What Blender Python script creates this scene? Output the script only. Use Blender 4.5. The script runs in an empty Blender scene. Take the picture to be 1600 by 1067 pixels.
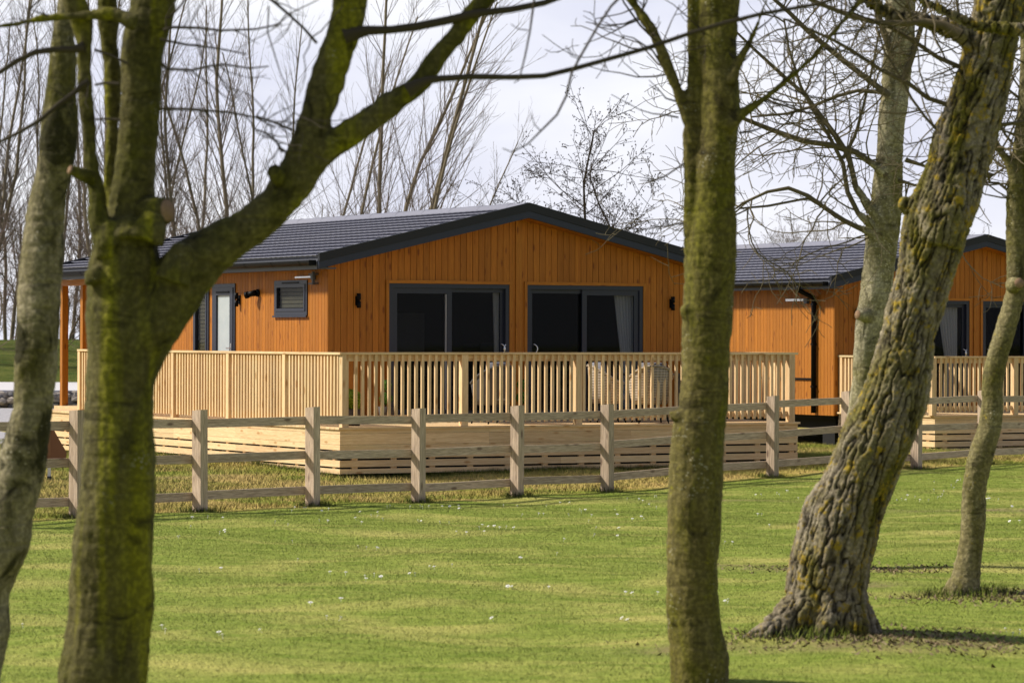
import bpy, math, random
import numpy as np
from mathutils import Vector, Matrix
random.seed(7); rng = np.random.default_rng(7)
R = math.radians
S = bpy.context.scene
COL = S.collection

# ------------------------------------------------------------ camera
FPX, YH, ROLL, CZ = 4953.0, 528.1, 0.0029, 2.02          # focal length and horizon in photo pixels, roll, eye height
cam = bpy.data.cameras.new('camera'); co = bpy.data.objects.new('camera', cam); COL.objects.link(co)
cam.sensor_width = 36; cam.lens = FPX/1600*36
cam.shift_y = -(533.5-YH)/1600
cam.clip_start = .3; cam.clip_end = 3000
co.matrix_world = Matrix.Translation((0, 0, CZ)) @ Matrix.Rotation(R(90), 4, 'X') @ Matrix.Rotation(ROLL, 4, 'Z')
cam.dof.use_dof = True; cam.dof.focus_distance = 44; cam.dof.aperture_fstop = 5.0
S.camera = co

# ------------------------------------------------------------ world and sun
SUN_EL, SUN_AZ = R(40), R(174)          # light comes from the left of the picture
sun_dir = Vector((math.cos(SUN_EL)*math.cos(SUN_AZ), math.cos(SUN_EL)*math.sin(SUN_AZ), math.sin(SUN_EL)))
W = bpy.data.worlds.new('World'); S.world = W; W.use_nodes = True
nt = W.node_tree; N = nt.nodes; Lk = nt.links
bg = N['Background']
sky = N.new('ShaderNodeTexSky'); sky.sky_type = 'NISHITA'; sky.sun_disc = False
sky.sun_elevation = SUN_EL; sky.sun_rotation = math.atan2(sun_dir.x, sun_dir.y)
tc = N.new('ShaderNodeTexCoord')
mp = N.new('ShaderNodeMapping'); mp.inputs['Scale'].default_value = (1, 1, 2.2)
Lk.new(tc.outputs['Generated'], mp.inputs['Vector'])
n1 = N.new('ShaderNodeTexNoise'); n1.inputs['Scale'].default_value = 7; n1.inputs['Detail'].default_value = 5; n1.inputs['Roughness'].default_value = .5
Lk.new(mp.outputs[0], n1.inputs['Vector'])
cr = N.new('ShaderNodeValToRGB'); cr.color_ramp.elements[0].position = .4; cr.color_ramp.elements[1].position = .62
cr.color_ramp.elements[0].color = (6.9, 7.05, 8.3, 1); cr.color_ramp.elements[1].color = (8.9, 8.95, 9.5, 1)
Lk.new(n1.outputs['Fac'], cr.inputs['Fac'])
mx = N.new('ShaderNodeMixRGB'); mx.inputs['Fac'].default_value = .93
sz = N.new('ShaderNodeSeparateXYZ'); Lk.new(tc.outputs['Generated'], sz.inputs[0])
cv = N.new('ShaderNodeValToRGB'); e = cv.color_ramp.elements; e[0].position = .22; e[0].color = (.95,)*3+(1,); e[1].position = .7; e[1].color = (.30,)*3+(1,)
Lk.new(sz.outputs[2], cv.inputs['Fac']); Lk.new(cv.outputs[0], mx.inputs['Fac'])
# cloud bright low down ahead; unseen part overhead and behind darkened to cut fill light
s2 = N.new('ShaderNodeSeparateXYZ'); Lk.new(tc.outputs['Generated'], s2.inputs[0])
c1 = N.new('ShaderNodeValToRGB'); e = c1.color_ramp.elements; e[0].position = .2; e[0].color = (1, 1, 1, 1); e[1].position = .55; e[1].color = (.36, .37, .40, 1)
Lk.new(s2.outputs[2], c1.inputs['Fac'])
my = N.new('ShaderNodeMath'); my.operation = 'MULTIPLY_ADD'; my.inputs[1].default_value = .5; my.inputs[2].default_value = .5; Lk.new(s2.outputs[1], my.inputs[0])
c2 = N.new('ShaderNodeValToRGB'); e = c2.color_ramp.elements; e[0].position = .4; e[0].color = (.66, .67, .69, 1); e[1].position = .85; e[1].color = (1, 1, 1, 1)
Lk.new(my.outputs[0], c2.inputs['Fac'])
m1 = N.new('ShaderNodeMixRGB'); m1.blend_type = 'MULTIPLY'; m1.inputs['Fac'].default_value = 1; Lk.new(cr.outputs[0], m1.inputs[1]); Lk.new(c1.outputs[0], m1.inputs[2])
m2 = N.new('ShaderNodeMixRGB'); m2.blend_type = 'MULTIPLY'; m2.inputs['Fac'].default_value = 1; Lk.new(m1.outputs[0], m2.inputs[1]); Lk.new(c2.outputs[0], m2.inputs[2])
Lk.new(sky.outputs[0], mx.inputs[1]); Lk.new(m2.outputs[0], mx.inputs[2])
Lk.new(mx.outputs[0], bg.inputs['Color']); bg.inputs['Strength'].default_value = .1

sl = bpy.data.lights.new('sun', 'SUN'); sl.energy = 5.0; sl.angle = R(5); sl.color = (1, .93, .80)
so = bpy.data.objects.new('sun', sl); COL.objects.link(so)
so.rotation_euler = sun_dir.to_track_quat('Z', 'Y').to_euler()
S.view_settings.view_transform = 'Standard'; S.view_settings.look = 'None'
S.view_settings.exposure = .22; S.view_settings.gamma = 1; S.view_settings.use_curve_mapping = False

# ------------------------------------------------------------ helpers
def at(u, v, D):
    du, dv = u-800, v-YH; c, s = math.cos(ROLL), math.sin(ROLL)
    x = c*du+s*dv; y = -s*du+c*dv
    return np.array((x*D/FPX, D, CZ-y*D/FPX))
def tag(o, label=None, cat=None, group=None, kind=None):
    if label: o['label'] = label
    if cat: o['category'] = cat
    if group: o['group'] = group
    if kind: o['kind'] = kind
    return o
def empty(name, loc=(0, 0, 0), rz=0):
    o = bpy.data.objects.new(name, None); COL.objects.link(o); o.location = loc; o.rotation_euler = (0, 0, rz)
    o.empty_display_size = .1
    return o
def link(name, me, parent=None, loc=None):
    o = bpy.data.objects.new(name, me); COL.objects.link(o)
    if parent: o.parent = parent
    if loc is not None: o.location = loc
    return o
def copy(o, parent=None):
    c = o.copy(); COL.objects.link(c); c.parent = parent
    for ch in list(o.children): copy(ch, c)
    return c

class MB:
    """collects shapes, links them as one mesh object"""
    def __init__(s): s.V = []; s.F = []; s.G = []; s.Rn = []; s.n = 0; s.sm = []
    def add(s, v, f, g=None, r=None, smooth=False):
        v = np.asarray(v, float); k = len(v)
        if r is None: r = random.random()
        if g is None: g = v+random.random()*37
        s.V.append(v); s.G.append(np.asarray(g, float)); s.Rn.append(np.full(k, r) if np.isscalar(r) else r)
        s.F += [tuple(i+s.n for i in q) for q in f]; s.sm += [smooth]*len(f); s.n += k
    def box(s, x0, x1, y0, y1, z0, z1, long=None, r=None, M=None, top=None):
        v = np.array([(x, y, z) for z in (z0, z1) for y in (y0, y1) for x in (x0, x1)], float)
        if top is not None: v[4:, 2] = top            # four heights: (x0y0, x1y0, x0y1, x1y1)
        d = [x1-x0, y1-y0, z1-z0]
        if long is None: long = int(np.argmax(d))
        o = [long]+[i for i in range(3) if i != long]
        g = v[:, o]+np.array([random.random()*50, random.random()*50, random.random()*50])
        if M is not None: v = np.array([M @ Vector(p) for p in v])
        s.add(v, [(0, 2, 3, 1), (4, 5, 7, 6), (0, 1, 5, 4), (2, 6, 7, 3), (0, 4, 6, 2), (1, 3, 7, 5)], g, r)
    def tube(s, P, r, n=6, cap=True, smooth=True):
        P = np.asarray(P, float); k = len(P); r = np.broadcast_to(np.asarray(r, float), (k,))
        T = np.empty_like(P); T[1:-1] = P[2:]-P[:-2]; T[0] = P[1]-P[0]; T[-1] = P[-1]-P[-2]
        T /= np.linalg.norm(T, axis=1)[:, None]+1e-9
        m = T.mean(0); ref = np.array((0, 0, 1.)) if abs(m[2]) < .8*np.linalg.norm(m)+1e-9 else np.array((1., .1, 0))
        A = np.cross(T, ref); A /= np.linalg.norm(A, axis=1)[:, None]+1e-9
        B = np.cross(T, A)
        th = np.arange(n)*2*math.pi/n
        ring = P[:, None]+r[:, None, None]*(np.cos(th)[None, :, None]*A[:, None]+np.sin(th)[None, :, None]*B[:, None])
        v = ring.reshape(-1, 3)
        f = [(i*n+j, i*n+(j+1) % n, (i+1)*n+(j+1) % n, (i+1)*n+j) for i in range(k-1) for j in range(n)]
        if cap: f += [tuple(range(n-1, -1, -1)), tuple((k-1)*n+j for j in range(n))]
        L = np.concatenate([[0], np.cumsum(np.linalg.norm(np.diff(P, axis=0), axis=1))])
        g = np.stack([np.repeat(L, n), np.tile(th, k), np.zeros(k*n)], 1)+random.random()*40
        s.add(v, f, g, None, smooth)
    def lathe(s, prof, c=(0, 0, 0), n=20, smooth=True):
        c = np.asarray(c, float); th = np.arange(n)*2*math.pi/n
        v = np.array([(c[0]+r*math.cos(t), c[1]+r*math.sin(t), c[2]+z) for r, z in prof for t in th])
        k = len(prof)
        f = [(i*n+j, i*n+(j+1) % n, (i+1)*n+(j+1) % n, (i+1)*n+j) for i in range(k-1) for j in range(n)]
        f += [tuple(range(n-1, -1, -1)), tuple((k-1)*n+j for j in range(n))]
        s.add(v, f, None, None, smooth)
    def mesh(s, name, mat=None):
        me = bpy.data.meshes.new(name)
        V = np.concatenate(s.V) if s.V else np.zeros((0, 3))
        me.from_pydata(V.tolist(), [], s.F)
        a = me.attributes.new('g', 'FLOAT_VECTOR', 'POINT'); a.data.foreach_set('vector', np.concatenate(s.G).astype(np.float32).ravel())
        a = me.attributes.new('rnd', 'FLOAT', 'POINT'); a.data.foreach_set('value', np.concatenate(s.Rn).astype(np.float32))
        me.polygons.foreach_set('use_smooth', np.array(s.sm, bool))
        if mat: me.materials.append(mat)
        me.update()
        return me
    def build(s, name, mat, parent=None): return link(name, s.mesh(name, mat), parent)

# numpy gradient noise
_perm = rng.permutation(256); _perm = np.concatenate([_perm, _perm, _perm])
_grad = rng.normal(size=(256, 3)); _grad /= np.linalg.norm(_grad, axis=1)[:, None]
def pn(p):
    p = np.asarray(p, float); i = np.floor(p).astype(int); f = p-i; i &= 255
    w = f*f*f*(f*(f*6-15)+10); out = 0
    for dx in (0, 1):
        for dy in (0, 1):
            for dz in (0, 1):
                h = _perm[_perm[_perm[(i[:, 0]+dx) & 255]+((i[:, 1]+dy) & 255)]+((i[:, 2]+dz) & 255)]
                g = _grad[h]; d = f-np.array((dx, dy, dz))
                ww = (w[:, 0] if dx else 1-w[:, 0])*(w[:, 1] if dy else 1-w[:, 1])*(w[:, 2] if dz else 1-w[:, 2])
                out = out+ww*(g*d).sum(1)
    return out*1.6
def fbm(p, o=4):
    a, t = 1., 0
    for k in range(o): t = t+a*pn(p*2**k+17.3*k); a *= .5
    return t

# ------------------------------------------------------------ materials
class NT:
    def __init__(s, name, rough=.7, spec=.3):
        s.m = bpy.data.materials.new(name); s.m.use_nodes = True; s.t = s.m.node_tree
        s.b = s.t.nodes['Principled BSDF']; s.b.inputs['Roughness'].default_value = rough; s.b.inputs['Specular IOR Level'].default_value = spec
    def n(s, ty, **kw):
        x = s.t.nodes.new(ty)
        for k, v in kw.items():
            if k in x.inputs: x.inputs[k].default_value = v
            else: setattr(x, k, v)
        return x
    def l(s, a, b): s.t.links.new(a, b)
    def coord(s, scale=(1, 1, 1), src='Object', attr=None, rot=(0, 0, 0)):
        if attr: c = s.n('ShaderNodeAttribute', attribute_name=attr).outputs['Vector']
        elif src == 'World': c = s.n('ShaderNodeNewGeometry').outputs['Position']
        else: c = s.n('ShaderNodeTexCoord').outputs[src]
        m = s.n('ShaderNodeMapping'); m.inputs['Scale'].default_value = scale; m.inputs['Rotation'].default_value = rot
        s.l(c, m.inputs['Vector']); return m.outputs[0]
    def noise(s, vec, scale=1, detail=3, rough=.55, dist=0):
        x = s.n('ShaderNodeTexNoise'); x.inputs['Scale'].default_value = scale; x.inputs['Detail'].default_value = detail
        x.inputs['Roughness'].default_value = rough; x.inputs['Distortion'].default_value = dist
        s.l(vec, x.inputs['Vector']); return x.outputs['Fac']
    def vor(s, vec, scale=1, feature='F1', out='Distance'):
        x = s.n('ShaderNodeTexVoronoi', feature=feature); x.inputs['Scale'].default_value = scale
        s.l(vec, x.inputs['Vector']); return x.outputs[out]
    def ramp(s, fac, stops):
        x = s.n('ShaderNodeValToRGB'); e = x.color_ramp.elements
        while len(e) < len(stops): e.new(.5)
        for el, (p, c) in zip(e, stops):
            el.position = p; el.color = (c, c, c, 1) if np.isscalar(c) else (*c, 1)
        s.l(fac, x.inputs['Fac']); return x.outputs[0]
    def mix(s, fac, a, b, mode='MIX'):
        x = s.n('ShaderNodeMixRGB', blend_type=mode)
        for v, i in ((fac, 0), (a, 1), (b, 2)):
            if hasattr(v, 'links'): s.l(v, x.inputs[i])
            else: x.inputs[i].default_value = v if i == 0 else (*v, 1)
        return x.outputs[0]
    def math(s, op, a, b=0.):
        x = s.n('ShaderNodeMath', operation=op)
        for v, i in ((a, 0), (b, 1)):
            if hasattr(v, 'links'): s.l(v, x.inputs[i])
            else: x.inputs[i].default_value = v
        return x.outputs[0]
    def attr(s, name, out='Fac'): return s.n('ShaderNodeAttribute', attribute_name=name).outputs[out]
    def color(s, c): 
        if hasattr(c, 'links'): s.l(c, s.b.inputs['Base Color'])
        else: s.b.inputs['Base Color'].default_value = (*c, 1)
    def bump(s, h, dist=.01, strength=1.):
        x = s.n('ShaderNodeBump'); x.inputs['Distance'].default_value = dist; x.inputs['Strength'].default_value = strength
        s.l(h, x.inputs['Height']); s.l(x.outputs[0], s.b.inputs['Normal'])

def plain(name, c, rough=.6, spec=.3, metal=0, var=.12):
    t = NT(name, rough, spec); t.b.inputs['Metallic'].default_value = metal
    n = t.noise(t.coord(), 9, 4)
    t.color(t.mix(n, tuple(x*(1-var) for x in c), tuple(min(1, x*(1+var)) for x in c))); return t.m
def wood(name, lo, hi, dark, var=.3, knots=True, rough=.7, tint=None, grain=1.):
    t = NT(name, rough, .25)
    g = t.coord((1.2, 28, 28), attr='g')
    n = t.noise(g, 1, 4, .6, .6)
    c = t.mix(t.ramp(n, [(.3, 0), (.7, 1)]), lo, hi)
    fine = t.noise(t.coord((6, 160, 160), attr='g'), 1, 2)
    c = t.mix(t.math('MULTIPLY', t.ramp(fine, [(.42, 1), (.6, 0)]), .35*grain), c, dark)
    rv = t.attr('rnd')
    c = t.mix(1, c, t.ramp(rv, [(0, 1-var), (1, 1+var*.6)]), 'MULTIPLY')
    if tint is not None:
        c = t.mix(t.ramp(t.noise(t.coord((.6, 5, 5), attr='g'), 1, 2), [(.5, 0), (.75, .55)]), c, tint)
    if knots:
        d = t.vor(t.coord((2.6, 8, 8), attr='g'), 1)
        c = t.mix(t.ramp(d, [(.09, .8), (.2, 0)]), c, dark)
    t.color(c); t.bump(n, .002, .5); return t.m

M = {}
M['clad'] = wood('stained cladding', (.355, .122, .011), (.48, .182, .020), (.15, .036, .004), .17, rough=.6, grain=.7)
M['trim'] = wood('stained trim', (.40, .145, .011), (.50, .20, .02), (.18, .045, .004), .12, rough=.55)
M['deckwood'] = wood('new softwood', (.68, .475, .255), (.86, .65, .39), (.42, .22, .08), .18, tint=(.64, .55, .31))
M['fencewood'] = wood('weathered fence', (.53, .40, .28), (.71, .555, .42), (.12, .07, .05), .2, grain=1.4)
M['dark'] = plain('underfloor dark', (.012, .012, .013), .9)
M['frame'] = plain('anthracite frame', (.017, .021, .037), .4, .4)
M['barge'] = plain('anthracite barge', (.022, .028, .050), .5, .35)
M['verge'] = plain('black verge', (.014, .015, .02), .5, .3)
M['black'] = plain('black plastic', (.006, .006, .007), .45, .08)
M['soffit'] = plain('soffit grey', (.075, .08, .1), .5)
M['steel'] = plain('brushed steel', (.6, .6, .6), .25, .5, 1)
M['white'] = plain('white paint', (.72, .72, .72), .5)
M['brown'] = plain('brown panel', (.19, .085, .045), .55)
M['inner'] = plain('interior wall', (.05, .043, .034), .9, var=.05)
M['darkpot'] = plain('pot brown', (.06, .045, .035), .7)
M['cushion'] = plain('grey cushion', (.2, .2, .23), .9)
M['tabletop'] = plain('table graphite', (.035, .037, .042), .5)
t = NT('cut wood', .9, .1); t.color(t.mix(t.noise(t.coord(), 55, 4, .7), (.16, .10, .06), (.40, .26, .17))); M['cutwood'] = t.m
M['silver'] = plain('grey sash edge', (.35, .36, .38), .4)

t = NT('roof tile', .85, .12)
n = t.noise(t.coord((8, 8, 8)), 6, 4)
c = t.mix(n, (.155, .16, .21), (.265, .27, .33))
c = t.mix(t.ramp(t.noise(t.coord((.5, .35, .5)), 1, 2), [(.4, 0), (.75, .35)]), c, (.30, .30, .34))
t.color(c); t.bump(n, .003); M['roof'] = t.m

t = NT('window glass', .02, .28); t.color((.006, .007, .008)); t.b.inputs['Transmission Weight'].default_value = .0
tr = t.n('ShaderNodeBsdfTransparent'); tr.inputs[0].default_value = (.88, .9, .9, 1)
ms = t.n('ShaderNodeMixShader'); ms.inputs[0].default_value = .2
out = t.t.nodes['Material Output']; t.l(tr.outputs[0], ms.inputs[1]); t.l(t.b.outputs[0], ms.inputs[2]); t.l(ms.outputs[0], out.inputs['Surface']); M['glass'] = t.m
t = NT('frosted glass', .35, .4); t.color(t.mix(t.noise(t.coord(), 3, 2), (.34, .39, .42), (.46, .51, .53))); M['frost'] = t.m
t = NT('curtain', .9, .1); t.color(t.mix(t.noise(t.coord((60, 60, 2)), 1, 2), (.62, .62, .66), (.85, .85, .88))); M['curtain'] = t.m

def bark(name, base, alt, moss, dark, moss_amt=.5, speck=None, speck_amt=0, lich=None, lich_amt=0, stretch=.35, bump=.016, crack=0., sc=1., streak=None, patch=None):
    t = NT(name, .85, .15)
    o = t.coord((1, 1, stretch)); iso = t.coord((1, 1, 1))
    n1 = t.noise(o, 9*sc, 5, .6, .4); n2 = t.noise(o, 2.3*sc, 4, .6, .8); n3 = t.noise(iso, 38*sc, 3, .6)
    c = t.mix(t.ramp(n1, [(.3, 0), (.7, 1)]), base, alt)
    c = t.mix(t.ramp(n2, [(.62-.3*moss_amt, 0), (.72-.3*moss_amt+.08, 1)]), c, moss)
    if streak is not None:
        s_ = t.noise(t.coord((1, 1, .07)), 7*sc, 3, .5, .3)
        c = t.mix(t.ramp(s_, [(.53, 0), (.67, .85)]), c, streak)
    c = t.mix(t.ramp(t.noise(iso, 5*sc, 5, .65, 1.), [(.56, 0), (.70, .85)]), c, dark)
    if patch is not None: c = t.mix(t.ramp(t.noise(t.coord((1, 1, .7)), 2.6, 5, .6, .8), [(.54, 0), (.59, .92)]), c, patch)
    c = t.mix(t.math('MULTIPLY', t.ramp(n3, [(.45, 1), (.62, 0)]), .45), c, dark)
    if speck is not None:
        d = t.vor(t.coord((1, 1, 1.5)), 34*sc)
        k = t.ramp(t.noise(iso, 4*sc, 3), [(.62-.3*speck_amt, 0), (.75-.2*speck_amt, 1)])
        c = t.mix(t.math('MULTIPLY', t.ramp(d, [(.16, 1), (.30, 0)]), k), c, speck)
    if lich is not None:
        l_ = t.noise(iso, 13*sc, 7, .72, .3)
        c = t.mix(t.ramp(l_, [(.67-.22*lich_amt, 0), (.74-.2*lich_amt, .9)]), c, lich)
    wr = t.noise(t.coord((1, 1, 5)), 4*sc, 3, .55, .6)
    sc_ = t.noise(t.coord((1, 1, .10)), 5.5*sc, 4, .6, .4)
    if not crack:
        c = t.mix(t.ramp(sc_, [(.30, .8), (.37, 0)]), c, dark); c = t.mix(t.ramp(wr, [(.30, .55), (.40, 0)]), c, dark)
    h = t.math('ADD', n1, t.math('MULTIPLY', wr, .6))
    if crack:
        a = t.attr('crk'); c = t.mix(t.ramp(a, [(.0, .97), (.75, 0)]), c, tuple(x*.3 for x in dark))
    t.color(c); t.bump(t.math('ADD', h, t.math('MULTIPLY', n3, .5)), bump, .8); return t.m
M['b_mid'] = bark('mossy grey bark', (.085, .073, .022), (.15, .132, .048), (.074, .074, .006), (.013, .011, .004), .55, (.26, .25, .19), .0, streak=(.235, .225, .011))
M['b_left'] = bark('pale mottled bark', (.21, .18, .095), (.38, .33, .22), (.085, .078, .009), (.016, .014, .006), .52, (.45, .41, .32), .2, patch=(.03, .028, .009))
M['b_right'] = bark('olive speckled bark', (.115, .094, .026), (.19, .16, .052), (.135, .13, .009), (.015, .012, .005), .6, (.34, .32, .23), .35, (.2, .185, .012), .25)
M['b_birch'] = bark('pale lichened bark', (.33, .29, .175), (.52, .465, .33), (.135, .12, .012), (.035, .029, .014), .5, (.55, .50, .38), .8, (.21, .18, .012), .2)
M['b_ridge'] = bark('ridged bark', (.19, .155, .10), (.39, .335, .245), (.14, .125, .016), (.026, .019, .011), .62, None, 0, (.31, .215, .014), .60, crack=1, bump=.005)
M['b_slim'] = bark('slim grey bark', (.18, .152, .062), (.31, .268, .14), (.105, .096, .010), (.025, .02, .009), .5, (.40, .36, .25), .4, (.36, .26, .02), .2)
def twigmat(name, a, b):
    t = NT(name, .85, .15); t.color(t.mix(t.noise(t.coord(), 4, 4), a, b)); return t.m
M['twig_dark'] = twigmat('dark twig', (.035, .028, .02), (.075, .06, .04))
M['twig_olive'] = twigmat('olive twig', (.075, .06, .035), (.16, .13, .075))
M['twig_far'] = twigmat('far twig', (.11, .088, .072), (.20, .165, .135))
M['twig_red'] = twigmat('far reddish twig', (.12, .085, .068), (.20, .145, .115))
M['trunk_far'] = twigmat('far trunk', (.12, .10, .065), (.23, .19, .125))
M['alder'] = twigmat('alder', (.03, .024, .02), (.07, .055, .045))

# grass: one colour field, in world metres, for ground and blades
FA = 0.699; # fence direction, set below
def grass_color(t, blade=False):
    w = t.coord((1, 1, 1), 'World')
    big = t.noise(t.coord((.55, .95, 1), 'World'), 1, 4, .55, .4)
    mid = t.noise(t.coord((1.2, 2.4, 2), 'World'), 1.6, 5, .6, .3)
    fin = t.noise(w, 16, 4, .65)
    lawn = t.mix(t.ramp(mid, [(.34, 0), (.62, 1)]), (.195, .265, .034), (.315, .36, .07))
    lawn = t.mix(t.ramp(big, [(.50, 0), (.68, .75)]), lawn, (.56, .50, .15))
    lawn = t.mix(t.ramp(t.noise(t.coord((.8, 1.6, 1), 'World'), 2.3, 5, .65), [(.60, 0), (.74, .8)]), lawn, (.16, .23, .022))
    rough = t.mix(t.ramp(t.noise(t.coord((.9, 1.5, 1), 'World'), 1.3, 5, .6), [(.36, 0), (.62, 1)]), (.33, .29, .055), (.62, .44, .16))
    rough = t.mix(t.ramp(t.noise(t.coord((.5, .9, 1), 'World'), .9, 3), [(.47, 0), (.60, .85)]), rough, (.22, .285, .032))
    # distance beyond the fence line
    sep = t.n('ShaderNodeSeparateXYZ'); t.l(w, sep.inputs[0])
    d = t.math('ADD', t.math('MULTIPLY', sep.outputs[0], -FN[0]), t.math('MULTIPLY', sep.outputs[1], -FN[1]))
    d = t.math('ADD', d, FN[2]+.15)
    d = t.math('ADD', d, t.math('MULTIPLY', t.math('SUBTRACT', mid, .5), .8))
    c = t.mix(t.ramp(t.math('ADD', t.math('MULTIPLY', d, .5), .5), [(.44, 0), (.62, 1)]), lawn, rough)
    bare = t.attr('bare')
    if not blade:
        c = t.mix(t.math('MULTIPLY', bare, t.ramp(t.noise(w, 3, 5, .65), [(.32, 0), (.5, 1)])), c, (.27, .20, .105))
    c = t.mix(t.math('MULTIPLY', t.ramp(fin, [(.36, 1), (.6, 0)]), .26 if blade else .38), c, (.08, .10, .012))
    if blade:
        c = t.mix(1, c, t.ramp(t.attr('rnd'), [(0, .78), (1, 1.28)]), 'MULTIPLY')
    return c

# ------------------------------------------------------------ layout frames
TH = .5067; AX = np.array((math.cos(TH), math.sin(TH))); BX = np.array((-AX[1], AX[0]))
H1 = np.array((-2.786, 47.915)); H2 = np.array((6.02, 59.24))
C1 = np.array((-2.4248, 44.7497)); C2 = np.array((7.559, 56.633))
F0D = 36.9; P_, Q_ = .03335, .03983
F0 = np.array((-.0983*F0D, F0D)); FS = np.array((P_*F0D, Q_*F0D)); FL = float(np.linalg.norm(FS)); FU = FS/FL
FNn = np.array((FU[1], -FU[0])); FN = (FNn[0], FNn[1], float(F0 @ FNn))   # normal towards the camera side

def gz(x, y):
    """height of the ground"""
    x = np.asarray(x, float); y = np.asarray(y, float)
    z = -.075/(1+np.exp(-(x+2.2)*1.6))*np.exp(-((y-41)/9)**2)
    z = z+.175*np.exp(-(((x+.5)/8.5)**2+((y-49.5)/5.2)**2))+.05*np.exp(-(((x-10)/5)**2+((y-58)/4)**2))
    z = z+.07*np.exp(-(((x-2.2)/.95)**2+((y-20.9)/1.25)**2))+.03*np.exp(-(((x-3.75)/.5)**2+((y-25.2)/.5)**2))
    z = z+.022*np.sin(x*1.3+y*.5)*np.sin(y*.9-x*.3+1)+.012*np.sin(x*3.1+1)*np.sin(y*2.3)
    return z
BARE = [(2.1, 20.3, .6, .25), (2.9, 20.7, .5, .25), (3.9, 25.0, .75, .3), (2.75, 27.9, .7, .35), (1.9, 28.6, .45, .3), (2.9, 25.9, .35, .25), (1.15, 20.5, .4, .3), (2.6, 40.6, 1.1, .35), (5.8, 38.5, 1.2, .5), (-4.6, 44.4, .8, .4)]
def barefn(x, y):
    b = np.zeros_like(x)
    for cx, cy, sx, sy in BARE: b = np.maximum(b, np.exp(-(((x-cx)/sx)**2+((y-cy)/sy)**2)))
    return b

# ------------------------------------------------------------ ground
def grid_mesh(name, xs, ys, zf, mat):
    X, Y = np.meshgrid(xs, ys); Z = zf(X, Y); nx, ny = len(xs), len(ys)
    V = np.stack([X, Y, Z], -1).reshape(-1, 3)
    f = [(j*nx+i, j*nx+i+1, (j+1)*nx+i+1, (j+1)*nx+i) for j in range(ny-1) for i in range(nx-1)]
    me = bpy.data.meshes.new(name); me.from_pydata(V.tolist(), [], f)
    a = me.attributes.new('bare', 'FLOAT', 'POINT'); a.data.foreach_set('value', barefn(V[:, 0], V[:, 1]).astype(np.float32))
    me.polygons.foreach_set('use_smooth', np.ones(len(f), bool)); me.materials.append(mat); me.update(); return me
t = NT('lawn', .95, .1); t.color(grass_color(t)); t.bump(t.noise(t.coord((1, 1, 1), 'World'), 26, 4, .7), .03, .8); M['lawn'] = t.m
xs = np.concatenate([np.linspace(-900, -30, 12)[:-1], np.linspace(-30, -9, 15)[:-1], np.linspace(-9, 12, 106), np.linspace(12, 40, 16)[1:], np.linspace(40, 900, 12)[1:]])
ys = np.concatenate([np.linspace(-300, 8, 8)[:-1], np.linspace(8, 60, 240), np.linspace(60, 120, 25)[1:], np.linspace(120, 1500, 12)[1:]])
def gzf(x, y): return np.where(y > 75, 0, 1)*gz(x, y)
tag(link('ground', grid_mesh('ground', xs, ys, gzf, M['lawn'])), kind='structure')

t = NT('gravel', .9, .2)
v = t.vor(t.coord((1, 1, 1), 'World'), 26, out='Color'); sp = t.n('ShaderNodeSeparateColor'); t.l(v, sp.inputs[0])
t.color(t.mix(sp.outputs[0], (.30, .29, .31), (.52, .50, .52))); t.bump(sp.outputs[1], .03); M['gravel'] = t.m
m = MB(); m.add([(-60, 57, .012), (-9.4, 57, .012), (-8.6, 62, .012), (-2, 72, .012), (-2, 89, .012), (-60, 89, .012)], [(0, 1, 2, 3, 4, 5)])
tag(m.build('gravel_drive', M['gravel']), kind='structure')
m = MB(); m.box(-60, 0, 89.9, 106, .1, .5)
tag(m.build('path', plain('pale paving', (.62, .60, .62), .8)), kind='structure')
t = NT('bank grass', .95, .1)
t.color(t.mix(t.ramp(t.noise(t.coord((1, 1, 1), 'World'), 1.3, 6, .7), [(.35, 0), (.65, 1)]), (.045, .075, .010), (.13, .14, .03)))
t.bump(t.noise(t.coord((1, 1, 1), 'World'), 9, 4, .7), .08); M['bank'] = t.m
xb = np.linspace(-70, 15, 60); yb = np.linspace(106, 150, 30)
tag(link('grass_bank', grid_mesh('grass_bank', xb, yb, lambda x, y: .45+1.35*np.clip((y-106)/13, 0, 1)**.8+.12*np.sin(x*.6)*np.clip((y-106)/6, 0, 1), M['bank'])), kind='structure')

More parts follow.
